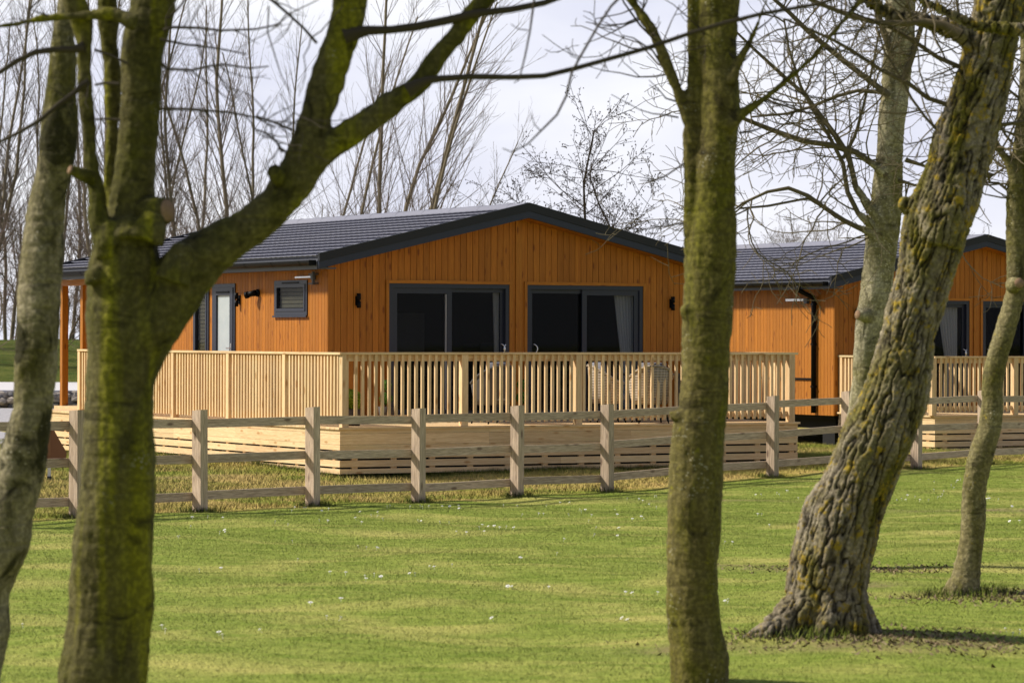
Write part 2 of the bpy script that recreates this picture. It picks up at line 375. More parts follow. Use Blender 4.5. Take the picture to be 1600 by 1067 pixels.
# ------------------------------------------------------------ lodge
LW, LL, RL = 6.6, 9.4, 11.25         # wall width, wall length, roof length
SL = .232                            # roof pitch
EO, FO = .30, .32                    # eaves and gable overhang
ZB, ZE = .68, 3.05                   # foot of the wall, underside of the eaves
def wall_boards(m, lin, length, openings, axis, top, sign, bw=.108):
    """vertical boards along one wall; axis 0 = front (y = 0), 1 = side (x = 0)"""
    edges = [i*bw for i in range(int(length/bw)+1)]+[length]
    if axis == 1: edges[0] = .0205
    rnd = [random.random() for _ in edges]
    for i in range(len(edges)-1):
        a0, a1 = edges[i], edges[i+1]
        if a1-a0 < .01: continue
        cuts = sorted({a0, a1}|{c for o in openings for c in o[:2] if a0 < c < a1})
        for c0, c1 in zip(cuts, cuts[1:]):
            if c1-c0 < .002: continue
            mid = (c0+c1)/2
            iv = [(ZB, None)]
            for o in openings:
                if o[0] <= mid <= o[1]:
                    n_ = []
                    for lo, hi in iv:
                        h = 99 if hi is None else hi
                        if o[2] > lo: n_.append((lo, min(h, o[2])))
                        if o[3] < h: n_.append((o[3], hi))
                    iv = n_
            for lo, hi in iv:
                g0 = c0+(.004 if c0 == a0 else 0); g1 = c1-(.004 if c1 == a1 else 0)
                t0 = top(g0) if hi is None else hi; t1 = top(g1) if hi is None else hi
                if axis == 0:
                    m.box(g0, g1, 0, .02, lo, t0, 2, rnd[i], top=[t0, t1, t0, t1])
                    lin.box(max(c0, .024), c1, .022, .10, lo, t0, 2, .5, top=[t0, t1, t0, t1])
                else:
                    m.box(0, .02, g0, g1, lo, t0, 2, rnd[i], top=[t0, t0, t1, t1])
                    lin.box(.024, .10, max(c0, .101), c1, lo, t0, 2, .5, top=[t0, t0, t1, t1])

def ring_frame(m, axis, a0, a1, z0, z1, w, d0, d1, r=None, sides='ltrb'):
    def bx(p0, p1, q0, q1, lg):
        if axis == 0: m.box(p0, p1, d0, d1, q0, q1, lg if lg == 2 else 0, r)
        else: m.box(d0, d1, p0, p1, q0, q1, lg if lg == 2 else 1, r)
    if 'l' in sides: bx(a0, a0+w, z0, z1, 2)
    if 'r' in sides: bx(a1-w, a1, z0, z1, 2)
    if 't' in sides: bx(a0+w, a1-w, z1-w, z1, 0)
    if 'b' in sides: bx(a0+w, a1-w, z0, z0+w, 0)

def patio_door(lodge, a0, a1, z0, z1, slide_left):
    m = MB(); ring_frame(m, 0, a0, a1, z0, z1, .065, -.012, .07)
    d = m.build('patio_door', M['frame'], lodge)
    mid = (a0+a1)/2
    for k, (s0, s1) in enumerate(((a0+.066, mid+.05), (mid-.05, a1-.066))):
        front = (k == 0) != slide_left
        dy = .012 if front else .052
        m = MB(); ring_frame(m, 0, s0, s1, z0+.066, z1-.066, .085 if front else .06, dy, dy+.036)
        m.build('sash', M['frame'], d)
        m = MB(); m.box(s0+.05, s1-.05, dy+.014, dy+.022, z0+.1, z1-.1); m.build('pane', M['glass'], d)
    if not slide_left:
        m = MB(); m.box(mid-.062, mid-.051, -.002, .04, z0+.14, z1-.16); m.build('sash_edge', M['silver'], d)
    hx = a0+.115 if slide_left else a1-.115
    hz = z0+1.08
    for sgn in ((1,) if slide_left else (1, -1)):
        m = MB(); P = [(hx+sgn*.06*math.sin(th)-(0 if slide_left else .05*sgn-.02), -.005-.03*math.sin(th), hz+.075*math.cos(th)) for th in np.linspace(0, math.pi, 9)]
        m.tube(P, .011, 8); m.build('handle', M['steel'], d)
    # outer architrave
    m = MB(); ring_frame(m, 0, a0-.05, a1+.05, z0, z1+.05, .048, -.024, -.001, sides='lr')
    m.box(a0-.002, a1+.002, -.024, -.001, z1+.002, z1+.05, 0)
    m.build('architrave', M['trim'], lodge)
    return d

def wall_light(lodge, x, y, z, ax):
    w = MB()
    if ax == 0:
        w.box(x-.035, x+.035, y-.015, y, z-.07, z+.07)
        for s_ in (-.06, .06): w.tube([(x, y-.055, z+s_-.05), (x, y-.055, z+s_+.05)], .032, 12)
        w.box(x-.012, x+.012, y-.05, y-.012, z-.02, z+.02)
    else:
        w.box(x-.015, x, y-.035, y+.035, z-.07, z+.07)
        for s_ in (-.06, .06): w.tube([(x-.055, y, z+s_-.05), (x-.055, y, z+s_+.05)], .032, 12)
        w.box(x-.05, x-.012, y-.012, y+.012, z-.02, z+.02)
    w.build('wall_light', M['black'], lodge)

def make_lodge(loc, label, side_openings, full, seed):
    random.seed(seed)
    lodge = empty('timber_lodge', loc, TH)
    tag(lodge, label, 'lodge', 'timber clad lodges')
    D0, D1, D2, D3 = 1.03, 3.13, 3.45, 5.57
    zd0, zd1 = .77, 2.85
    top = lambda x: ZE+SL*(min(x, LW-x)+EO)-.004
    m = MB(); lin = MB(); rear = MB()
    wall_boards(m, lin, LW, [(D0, D1, zd0, zd1), (D2, D3, zd0, zd1)], 0, top, 1)
    ops = [(o[1], o[2], o[3], o[4]) for o in side_openings]
    mm = MB(); lin2 = MB()
    def tops(y): return ZE+SL*EO-.01
    wall_boards(mm, lin2, LL, ops, 1, tops, 1)
    # far and rear walls
    mm.box(LW-.02, LW, .02, LL, ZB, ZE+SL*EO-.01, 2); rear.box(.0225, LW-.0225, LL-.02, LL, ZB, ZE+.05, 2); rear.build('rear_wall', M['clad'], lodge)
    wl = m.build('front_wall', M['clad'], lodge)
    mm.build('side_wall', M['clad'], lodge)
    # corner boards and joint strip on the gable
    c = MB(); c.box(LW/2-.055, LW/2+.055, -.016, -.001, ZB, top(LW/2)-.03, 2, .45)
    c.box(LW/2-.115, LW/2-.105, -.004, -.001, ZB, top(LW/2-.1)-.01, 2, .0)
    c.build('joint_strip', M['trim'], lodge)
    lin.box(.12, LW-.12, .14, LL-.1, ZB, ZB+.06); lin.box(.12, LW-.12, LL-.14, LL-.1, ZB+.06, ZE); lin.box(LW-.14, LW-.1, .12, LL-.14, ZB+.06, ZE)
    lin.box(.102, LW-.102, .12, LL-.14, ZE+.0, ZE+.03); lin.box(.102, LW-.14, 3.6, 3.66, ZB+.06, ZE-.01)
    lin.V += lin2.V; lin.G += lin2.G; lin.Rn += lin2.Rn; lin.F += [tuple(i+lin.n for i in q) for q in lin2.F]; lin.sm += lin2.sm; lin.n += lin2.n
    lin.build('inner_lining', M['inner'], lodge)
    # dark furniture seen inside
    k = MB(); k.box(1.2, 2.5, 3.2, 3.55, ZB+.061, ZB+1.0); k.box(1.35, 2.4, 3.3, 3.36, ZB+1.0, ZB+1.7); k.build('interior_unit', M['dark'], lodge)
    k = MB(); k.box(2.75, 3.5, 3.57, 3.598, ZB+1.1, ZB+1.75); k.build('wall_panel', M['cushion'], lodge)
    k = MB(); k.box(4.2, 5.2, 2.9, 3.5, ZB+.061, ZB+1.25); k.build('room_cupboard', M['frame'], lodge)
    patio_door(lodge, D0, D1, zd0, zd1, False); patio_door(lodge, D2, D3, zd0, zd1, True)
    for kind, y0, y1, z0, z1 in side_openings:
        m = MB(); ring_frame(m, 1, y0, y1, z0, z1, .06, -.02, .06)
        if kind == 'door':
            d = m.build('door', M['frame'], lodge)
            s_ = MB(); ring_frame(s_, 1, y0+.062, y1-.062, z0+.062, z1-.062, .12, -.03, .03); s_.build('leaf', M['frame'], d)
            s_ = MB(); s_.box(.0, .012, y0+.175, y1-.175, z0+.175, z1-.175); s_.build('pane', M['frost'], d)
            s_ = MB(); s_.box(-.05, -.035, y0+.13, y0+.28, z0+1.06, z0+1.085); s_.box(-.036, -.031, y0+.1, y0+.14, z0+.98, z0+1.15); s_.build('handle', M['steel'], d)
            s_ = MB(); s_.box(-.042, -.031, y0+.2, y1-.2, z1-.15, z1-.12); s_.build('vent', M['black'], d)
        else:
            d = m.build('window', M['frame'], lodge)
            s_ = MB(); ring_frame(s_, 1, y0+.062, y1-.062, z0+.062, z1-.062, .045, -.03, .03); s_.build('sash', M['frame'], d)
            s_ = MB(); s_.box(.0, .01, y0+.1, y1-.1, z0+.1, z1-.1); s_.build('pane', M['glass'], d)
            s_ = MB(); zz = z0+.12
            while zz < z1-.1:
                s_.box(.045, .055, y0+.1, y1-.1, zz, zz+.053); zz += .062
            s_.build('blind', plain('blind slat', (.20, .175, .125), .6, var=.3), d)
            s_ = MB(); s_.box(-.03, -.021, y0+.25*(y1-y0), y0+.75*(y1-y0), z1-.05, z1-.025); s_.build('vent', M['black'], d)
            if y1-y0 > 1:
                s_ = MB(); s_.box(-.045, -.021, y0-.02, y1+.02, z0-.03, z0-.002); s_.build('sill', M['frame'], d)
    # roof: two slopes of stepped tile rows
    rows = 13; half = LW/2+EO; y0, y1 = -FO+.03, RL; run = half/rows
    zr = lambda x: ZE+.165+SL*x                      # x measured in from the eaves
    m = MB(); nseg = int((y1-y0)/.05); yy = np.linspace(y0, y1, nseg+1)
    wave = .006*(.5+.5*np.cos(yy*2*math.pi/.19))
    for side in (0, 1):
        for r_ in range(rows):
            xn, xr, xe = r_*run-.035, r_*run+.008, (r_+1)*run+.008
            def row(xx, dz, wv):
                px = -EO+xx if side == 0 else LW+EO-xx
                return np.stack([np.full(nseg+1, px), yy, zr(xx)+dz+wave*wv], 1)
            v = np.concatenate([row(xr, -.004, 0), row(xr, .034, 0), row(xn, .040, .7), row(xn, .050, .7), row(xe, -.002, .5)]); n_ = nseg+1
            f = [(q*n_+i, q*n_+i+1, (q+1)*n_+i+1, (q+1)*n_+i) for q in range(4) for i in range(nseg)]
            if side: f = [q[::-1] for q in f]
            m.add(v, f)
    rf = m.build('roof', M['roof'], lodge)
    m = MB()
    for side in (0, 1):       # roof slab under the tiles
        x0, x1 = (-EO, LW/2) if side == 0 else (LW/2, LW+EO)
        zz = [zr(0), zr(half)] if side == 0 else [zr(half), zr(0)]
        m.box(x0, x1, y0+.01, y1-.01, 0, 1, 1, top=[zz[0]-.012, zz[1]-.012]*2)
        m.V[-1][:4, 2] = [zz[0]-.10, zz[1]-.10]*2
    m.build('roof_deck', M['soffit'], rf)
    m = MB(); P = [(LW/2+.13*math.sin(a), math.cos(a)*.05) for a in np.linspace(-1.4, 1.4, 7)]
    for k_ in range(24):
        ya, yb = y0+k_*(y1-y0)/24, y0+(k_+1)*(y1-y0)/24+.02
        rr = .13; zc = zr(half)-.05
        ring = [(LW/2+rr*math.sin(a), zc+.125*math.cos(a)+.004*(k_ % 2)) for a in np.linspace(-1.5, 1.5, 9)]
        v = [(x, ya, z) for x, z in ring]+[(x, yb, z) for x, z in ring]
        m.add(v, [(i+1, i, 9+i, 10+i) for i in range(8)], smooth=True)
    m.build('ridge_cap', M['roof'], rf)
    # bargeboards: navy board below, black verge above; front and rear
    for yb0, yb1 in ((-FO-.02, -FO+.03), (RL, RL+.05)):
        bb = MB(); vg = MB()
        for side in (0, 1):
            xa, xb = -EO-.01, LW/2
            def X(x): return x if side == 0 else LW-x
            for mb_, lo, hi, off in ((bb, .0, .105, 0), (vg, .107, .235, -.014)):
                v = []
                for yy_ in (yb0+off, yb1):
                    for x in (xa, xb):
                        base = ZE+SL*(x+EO)
                        v += [(X(x), yy_, base+lo), (X(x), yy_, base+hi)]
                f = [(0, 1, 3, 2), (4, 6, 7, 5), (0, 2, 6, 4), (1, 5, 7, 3), (0, 4, 5, 1), (2, 3, 7, 6)]
                mb_.add(v, f if side == 0 else [q[::-1] for q in f])
        b_ = bb.build('bargeboard', M['barge'], lodge); vg.build('verge_cap', M['verge'], b_)
    # soffits under the gable overhang, fascia and gutters along the eaves
    for side in (0, 1):
        m = MB(); x0, x1 = (0, LW/2) if side == 0 else (LW/2, LW)
        zz = [ZE+SL*EO, ZE+SL*(LW/2+EO)]; zz = zz if side == 0 else zz[::-1]
        m.box(x0, x1, -FO+.031, -.002, 0, 1, 0, top=[zz[0]+.012, zz[1]+.012]*2); m.V[-1][:4, 2] = [zz[0]-.003, zz[1]-.003]*2
        m.build('gable_soffit', M['trim'], lodge)
    m = MB(); m.box(-EO, -.001, -FO+.031, RL-.002, ZE-.0, ZE+.022, 1); m.box(LW+.001, LW+EO, -FO+.031, RL-.002, ZE, ZE+.022, 1); m.build('soffit', M['soffit'], lodge)
    m = MB(); m.box(-EO-.022, -EO-.002, -FO+.031, RL-.002, ZE-.008, ZE+.115, 1); m.box(LW+EO+.002, LW+EO+.022, -FO+.031, RL-.002, ZE-.008, ZE+.115, 1); m.build('fascia', M['soffit'], lodge)
    for side in (0, 1):
        gx = -EO-.085 if side == 0 else LW+EO+.085
        m = MB(); n_ = 9; th = np.linspace(math.pi, 2*math.pi, n_)
        ring = [(gx+.06*math.cos(a), ZE+.125+.075*math.sin(a)) for a in th]
        ring2 = [(gx+.054*math.cos(a), ZE+.125+.068*math.sin(a)) for a in th[::-1]]
        rr = ring+ring2; k_ = len(rr)
        v = [(x, -FO+.06, z) for x, z in rr]+[(x, RL-.03, z) for x, z in rr]
        m.add(v, [(i, (i+1) % k_, k_+(i+1) % k_, k_+i) for i in range(k_)]+[tuple(range(k_-1, -1, -1)), tuple(range(k_, 2*k_))])
        yb = .1
        while yb < RL:
            w_ = .035
            v = [(gx+.066*math.cos(a), yb, ZE+.125+.082*math.sin(a)) for a in th]+[(gx+.066*math.cos(a), yb+w_, ZE+.125+.082*math.sin(a)) for a in th]
            m.add(v, [(i, i+1, n_+i+1, n_+i) for i in range(n_-1)], smooth=True); yb += 1.0
        m.box(gx-.06, gx+.06, -FO+.055, -FO+.06, ZE+.05, ZE+.13)
        m.build('gutter', M['black'], lodge)
    # wall lights
    wall_light(lodge, .495, -.001, 2.58, 0); wall_light(lodge, LW-.495, -.001, 2.58, 0)
    # underfloor chassis
    m = MB(); m.box(.25, LW-.25, .3, LL-.2, .42, ZB-.002); m.box(.12, LW-.12, .15, LL-.1, ZB-.07, ZB-.003)
    for yy_ in (.6, 3.2, 5.8, 8.4):
        for xx_ in (.5, LW-.5): m.box(xx_-.2, xx_+.2, yy_-.2, yy_+.2, -.05, .42)
    m.build('chassis', M['dark'], lodge)
    if full:
        for yy_ in (10.16, 11.16):
            m = MB(); m.box(0, .115, yy_-.057, yy_+.057, ZB+.09, ZE-.11, 2); m.build('porch_post', M['trim'], lodge)
        m = MB(); m.box(-.01, .125, LL+.003, RL-.01, ZE-.108, ZE-.002, 1); m.build('porch_beam', M['trim'], lodge)
        m = MB(); m.box(-.1, LW, LL+.01, RL, ZB-.05, ZB+.088, 0); m.build('porch_floor', M['deckwood'], lodge)
        wall_light(lodge, -.001, 3.25, 2.62, 1)
        m = MB()
        m.tube([(-.001, 2.52, 2.72), (-.035, 2.52, 2.72)], .06, 12); m.tube([(-.03, 2.52, 2.71), (-.09, 2.53, 2.69)], .03, 10)
        m.tube([(-.06, 2.50, 2.725), (-.15, 2.61, 2.69)], .045, 12); m.tube([(-.14, 2.60, 2.693), (-.175, 2.64, 2.68)], .055, 12)
        m.build('security_camera', M['black'], lodge)
        m = MB(); m.box(-.045, -.02, .5, 1.08, 2.93, 2.955, 1); m.build('aerial', M['steel'], lodge)
        m = MB(); m.box(-.055, -.001, .42, .50, 2.90, 2.985); m.box(-.1, -.06, .33, .36, 2.82, 3.02); m.box(-.1, -.001, .32, .48, 2.97, 2.99); m.box(-.1, -.001, .32, .48, 2.83, 2.85); m.build('bracket', M['soffit'], lodge)
    else:
        m = MB(); x_ = -.085
        m.tube([(-EO-.085, .62, ZE+.06), (-EO-.085, .62, ZE-.02), (-.2, .62, ZE-.1), (-.06, .60, ZE-.16), (-.052, .6, ZE-.24), (-.052, .6, .72)], .046, 12)
        for z_ in (ZE-.3, 2.0, 1.2): m.box(-.095, -.001, .555, .645, z_, z_+.03)
        m.box(-.03, -.001, .6, 2.4, 1.34, 1.375); m.build('downpipe', M['black'], lodge)
        m = MB(); m.box(-.05, -.02, .95, 1.55, 2.83, 2.875, 1); m.build('aerial', M['steel'], lodge)
        m = MB(); m.box(-.06, -.001, .82, .93, 2.78, 2.88); m.build('bracket', M['soffit'], lodge)
    return lodge
side1 = [('window', .70, 1.89, 2.36, 2.90), ('door', 3.40, 4.30, .77, 2.88), ('window', 4.45, 5.08, .82, 2.88)]
L1 = make_lodge((*H1, 0), 'nearer timber lodge with frosted side door, square side window and open railed deck', side1, True, 3)
L2 = make_lodge((*H2, -.094), 'farther timber lodge with black downpipe, partly hidden behind the leaning ridged trunk', [], False, 4)

def curtain(Hh, zoff, a0, a1, label):
    m = MB(); n_ = 40; P = [(a0+(a1-a0)*i/(n_-1), .15+.03*math.sin(i*.95)) for i in range(n_)]
    v = [(x, y, .80) for x, y in P]+[((x-a1)*.72+a1 if a0 < a1 else x, y, 2.80) for x, y in P]
    # gathered a little at mid height
    v = []
    zs = [.8, 1.3, 1.75, 2.2, 2.8]; k = [.8, .7, .62, .8, 1.]
    for z, q in zip(zs, k): v += [(a1-(a1-x)*q, y, z) for x, y in P]
    f = [(j*n_+i, j*n_+i+1, (j+1)*n_+i+1, (j+1)*n_+i) for j in range(len(zs)-1) for i in range(n_-1)]
    m.add(v, f, smooth=True)
    o = m.build('curtain', M['curtain']); o.location = (*Hh, zoff); o.rotation_euler = (0, 0, TH)
    tag(o, label, 'curtain', 'curtains behind the patio doors')
curtain(H1, 0, 5.12, 5.48, 'pale grey curtain in the right-hand patio door of the nearer lodge')
curtain(H1, 0, 2.93, 3.02, 'narrow pale grey curtain in the left-hand patio door of the nearer lodge')
curtain(H2, -.094, 2.5, 2.95, 'pale grey curtain in the patio door of the farther lodge')

# ------------------------------------------------------------ timber decks
def make_deck(loc, z0, la, lb, rail_b, right_rail, label, wall_a0, wall_a1, front_back, posts_a, posts_b, keep, b_wide):
    """local x along the front, y back towards the lodge; z0 = ground under the skirt, floor .66 above it"""
    deck = empty('timber_deck', loc, TH); tag(deck, label, 'deck', 'railed timber decks')
    zf = .66+z0; W_ = M['deckwood']
    m = MB(); y = .0; bw = .145
    while y < front_back-.01:
        x = -.03
        while x < la+.03:
            L_ = min(random.choice((2.4, 3.0, 3.6)), la+.03-x); L_ = L_ if la+.03-x-L_ > .4 else la+.03-x
            m.box(x+.001, x+L_-.002, y-.03+.003, y-.03+bw-.003, zf-.03, zf, 0); x += L_
        y += bw
    while y < lb:
        m.box(-.03, b_wide, y-.03+.003, y-.03+bw-.003, zf-.03, zf, 0); y += bw
    m.build('deck_floor', W_, deck)
    prof = [(.031, .09), (.093, .245), (.248, .322), (.348, .442), (.469, .562), (.589, .657)]
    for run, ax in ((la, 0), (lb, 1)):
        for lo, hi in prof:
            m = MB(); p = 0
            while p < run:
                L_ = min(random.choice((2.4, 3.6)), run-p)
                if run-p-L_ < .4: L_ = run-p
                if ax == 0: m.box(p, p+L_-.002, 0, .022, zf-hi, zf-lo, 0)
                else: m.box(-.0+.0, .022, max(p, .0225), p+L_-.002, zf-hi, zf-lo, 1)
                p += L_
            m.build('skirt_board', W_, deck)
        p = .2
        while p < run:
            m = MB()
            if ax == 0: m.box(p, p+.09, .0235, .06, zf-.658, zf-.033, 2)
            else: m.box(.0235, .06, p, p+.09, zf-.658, zf-.033, 2)
            m.build('skirt_batten', W_, deck); p += .62
    m = MB(); m.box(.07, la-.1, .068, front_back-.1, z0+.0, zf-.04); m.box(.07, b_wide, front_back, lb-.2, z0, zf-.04); m.build('underdeck_shade', M['dark'], deck)  # solid near-black box stands in for the shade behind the skirt gaps
    if right_rail:
        m = MB(); m.box(la-.022, la, .023, right_rail, zf-.6, zf-.033, 1); m.build('skirt_board', W_, deck)
    RH = 1.06
    def run_rail(org, d, length, posts, nrm):
        """org: start (x,y); d: unit along; nrm: outward"""
        def T(a, n, z): return Vector((org[0]+d[0]*a+nrm[0]*n, org[1]+d[1]*a+nrm[1]*n, z))
        Mx = Matrix(((d[0], nrm[0], 0, org[0]), (d[1], nrm[1], 0, org[1]), (0, 0, 1, 0), (0, 0, 0, 1)))
        m = MB(); p = -.05
        while p < length+.05:
            L_ = min(3.6, length+.05-p)
            m.box(p, p+L_-.002, -.055, .06, zf+RH-.032, zf+RH, 0, M=Mx); p += L_
        m.build('handrail', W_, deck)
        m = MB(); m.box(.05, length-.05, -.035, .0, zf+RH-.125, zf+RH-.035, 0, M=Mx); m.build('rail_board', W_, deck)
        m = MB(); m.box(.05, length-.05, -.035, .0, zf+.085, zf+.165, 0, M=Mx); m.build('rail_board', W_, deck)
        return Mx
    balusters = []
    runs = [((.06, .05), (1, 0), la-.11, posts_a, (0, -1)), ((.06, .05), (0, 1), rail_b, posts_b, (-1, 0))]
    if right_rail: runs.append(((la-.06, .05), (0, 1), right_rail-.1, [right_rail-.15], (1, 0)))
    pm = None
    for k, (org, d, length, posts, nrm) in enumerate(runs):
        Mx = run_rail(org, d, length, posts, nrm)
        for p in posts:
            m = MB(); w = .05
            v = Mx @ Vector((p, 0, 0))
            m.box(v.x-w, v.x+w, v.y-w, v.y+w, zf+.001, zf+RH-.034, 2)
            m.build('rail_post', W_, deck)
        a = .09
        while a < length-.06:
            if min([abs(a-p) for p in posts]+[9]) > .08: balusters.append((k, a, Mx))
            a += .107
    n_part = 0; rest = MB()
    order = sorted(balusters, key=lambda q: (q[0] != 0, q[0] != 1, q[1]))
    for i, (k, a, Mx) in enumerate(order):
        m = MB() if i < keep else rest
        j = random.uniform(-.004, .004)
        m.box(a-.021+j, a+.021+j, .0015, .036, zf+.055+random.uniform(-.004, .004), zf+RH-.034, 2, M=Mx)
        if i < keep: m.build('baluster', W_, deck)
    if rest.n: tag(rest.build('baluster', W_, deck), kind='stuff')
    return deck
LA1 = 8.36
def aloc(C, u):      # distance along the front at photo column u
    k = (u-800)/FPX; return (k*C[1]-C[0])/(AX[0]-AX[1]*k)
def bloc(C, u):
    k = (u-800)/FPX; return (C[0]-k*C[1])/(-BX[0]+BX[1]*k)
a1 = [aloc(C1, u)-.06 for u in (540, 727, 905.5, 1076)]+[aloc(C1, 1238)-.06]
LA1 = aloc(C1, 1247)
b1 = [bloc(C1, u)-.05 for u in (442, 354, 268, 192, 122)]
b1[-1] = bloc(C1, 122)-.05
random.seed(11)
G1 = 2.02-1.2699-.66
make_deck((*C1, 0), G1, LA1, 12.2, b1[-1], 2.9, 'long pale timber deck wrapping the nearer lodge, with full railings on its front', 1.22, 0, 2.93, a1, b1, 100, 1.2)
G2 = 2.02-1.3643-.66
a2 = [aloc(C2, 1458)-.03, aloc(C2, 1588)-.06]; a2 += [a2[1]+1.85, a2[1]+3.7]
make_deck((*C2, 0), G2, 7.2, 3.0, 2.95, 0, 'pale timber deck in front of the farther lodge, behind the leaning ridged trunk', 0, 0, 3.0, a2, [1.5, 2.9], 100, 0)

# ------------------------------------------------------------ post and rail fence
random.seed(5)
fang = math.atan2(FU[1], FU[0])
fence = empty('post_and_rail_fence', (*F0, 0), fang); tag(fence, 'weathered three rail timber fence running across the whole lawn', 'fence')
tops = {}
for k in range(-2, 12):
    p = F0+FS*k; zg = float(gz(p[0], p[1])); jx = random.uniform(-.02, .02)
    ht = 1.19+random.uniform(-.015, .015)
    tops[k] = (k*FL+jx, zg, ht)
    tl = random.uniform(-.008, .008); m = MB(); w = .058
    m.box(k*FL+jx-w, k*FL+jx+w, -.07, .07, zg-.15, zg+ht, 2)
    m.V[-1][4:, 0] += tl; m.V[-1][4:6, 2] += .004; m.V[-1][6:, 2] -= .008
    m.build('fence_post', M['fencewood'], fence)
for k in range(-2, 11):
    xa, za, ha = tops[k]; xb, zb, hb = tops[k+1]
    for h in (1.04, .615, .185):
        e0, e1 = random.uniform(-.012, .012), random.uniform(-.012, .012)
        m = MB(); m.box(xa-.01, xb+.01-.022, .072, .11, 0, 1, 0)
        v = m.V[0]
        for i in range(8):
            f_ = 0 if v[i, 0] < (xa+xb)/2 else 1
            z = (za if f_ == 0 else zb)+h+(e0 if f_ == 0 else e1)
            v[i, 2] = z+(.05 if i >= 4 else -.05)
        m.G[0][:] = v[:, [0, 1, 2]]+random.random()*40
        m.build('fence_rail', M['fencewood'], fence)

# ------------------------------------------------------------ trees
class Tree:
    def __init__(s): s.lines = []
def skin(lines, voxel, mat, name, disp, axis=None):
    """merge tapered limbs into one bark surface, then work the bark into it"""
    m = MB()
    for P, r in lines:
        P = np.array(P); r = np.array(r)
        # Catmull-Rom resampling for smooth limbs
        Q, rr = [], []
        E = np.vstack([2*P[0]-P[1], P, 2*P[-1]-P[-2]]); er = np.concatenate([[r[0]], r, [r[-1]]])
        for i in range(len(P)-1):
            for t_ in np.linspace(0, 1, 5)[:-1]:
                a, b, c, d = E[i], E[i+1], E[i+2], E[i+3]
                Q.append(.5*(2*b+(c-a)*t_+(2*a-5*b+4*c-d)*t_**2+(3*b-a-3*c+d)*t_**3)); rr.append(r[i]*(1-t_)+r[i+1]*t_)
        Q.append(P[-1]); rr.append(r[-1])
        m.tube(Q, rr, 18)
    me0 = m.mesh('tmp'); ob = bpy.data.objects.new('tmp', me0); COL.objects.link(ob)
    md = ob.modifiers.new('r', 'REMESH'); md.mode = 'VOXEL'; md.voxel_size = voxel; md.use_smooth_shade = True
    sm = ob.modifiers.new('s', 'SMOOTH'); sm.factor = .5; sm.iterations = 4
    dg = bpy.context.evaluated_depsgraph_get(); dg.update()
    me = bpy.data.meshes.new_from_object(ob.evaluated_get(dg)); me.name = name
    bpy.data.objects.remove(ob); bpy.data.meshes.remove(me0)
    n = len(me.vertices); co_ = np.empty(n*3); me.vertices.foreach_get('co', co_); co_ = co_.reshape(-1, 3)
    no = np.array([v.normal for v in me.vertices]) if n else np.zeros((0, 3))
    d, crk = disp(co_)
    me.vertices.foreach_set('co', (co_+no*d[:, None]).ravel())
    a = me.attributes.new('crk', 'FLOAT', 'POINT'); a.data.foreach_set('value', crk.astype(np.float32))
    me.polygons.foreach_set('use_smooth', np.ones(len(me.polygons), bool))
    me.materials.clear(); me.materials.append(mat); me.update()
    return me
def smooth_bark(amp, seed):
    def f(p):
        q = p*np.array((1, 1, .45))
        big = fbm(q*3.2+seed, 3)*.022; mid = fbm(q*11+seed, 3)*.007
        knots = np.clip(pn(p*np.array((3, 3, 1.6))+seed*2)-.42, 0, 1)*.10
        fine = fbm(p*np.array((34, 34, 20))+seed, 3)*.0035; ring = -np.clip(np.abs(pn(p*np.array((1.2, 1.2, 7))+seed))*-6+1, 0, 1)*.005
        return amp*(big+mid+knots)+fine+ring, np.ones(len(p))
    return f
def ridged_bark(p):
    ax = np.array((.30, 0, .954)); u = np.array((.954, 0, -.30)); w = np.array((0, 1., 0))
    q = np.stack([p @ u, p @ w, p @ ax*.17], 1)
    q = q+.012*np.stack([fbm(p*9, 2), fbm(p*9+31, 2), fbm(p*9+57, 2)*.6], 1)
    a = np.abs(pn(q*21)); b = np.abs(pn(q*40+9)); e = np.abs(pn(p*np.array((15, 15, 22))+4))
    fur = np.clip(a*3.6, 0, 1)*.62+np.clip(b*3., 0, 1)*.22+np.clip(e*5, 0, 1)*.16
    big = fbm(p*1.7+3, 2)*.022+np.clip(pn(p*2.3+8)-.4, 0, 1)*.10
    return big+(fur-.6)*.030+fbm(p*34, 3)*.006, np.clip((fur-.22)*1.35, 0, 1)

def L(pts, D, wf=.5):
    """a limb traced as (column, row, width[, depth offset])"""
    P, r = [], []
    for q in pts:
        dd = D+(q[3] if len(q) > 3 else 0)
        P.append(at(q[0], q[1], dd)); r.append(q[2]*wf*dd/FPX)
    return np.array(P), np.array(r)

def grow(out, p, d, length, r, lvl, c):
    """recursive bare branch: out collects (points, radii)"""
    n = max(3, int(length/c['seg'][min(lvl, len(c['seg'])-1)]))+1; st = length/(n-1)
    P = [np.array(p)]; d = np.array(d)/np.linalg.norm(d)
    for i in range(n-1):
        d = d+rng.normal(0, c['wig'], 3)+np.array(c['trop'])*c.get('tk', 1)*st
        d /= np.linalg.norm(d); P.append(P[-1]+d*st)
    rr = np.linspace(r, max(r*.3, c['rmin']), n); out.append((np.array(P), rr, lvl))
    if lvl >= c['lv']: return
    k = max(1, int(length*c['dens'][lvl]))
    for _ in range(k):
        t_ = rng.uniform(c.get('t0', .15), 1); i = min(int(t_*(n-1)), n-2); f = t_*(n-1)-i
        q = P[i]*(1-f)+P[i+1]*f; dd = P[i+1]-P[i]; dd /= np.linalg.norm(dd)
        s_ = rng.normal(0, 1, 3); s_ -= dd*(s_ @ dd); s_ /= np.linalg.norm(s_)+1e-9
        ang = R(rng.uniform(*c['ang']))
        ln = length*rng.uniform(*c['rat'])*(1-.45*t_)
        if ln < c.get('lmin', .05): continue
        grow(out, q, dd*math.cos(ang)+s_*math.sin(ang), ln, max(rr[i]*c['rrat'], c['rmin']), lvl+1, c)
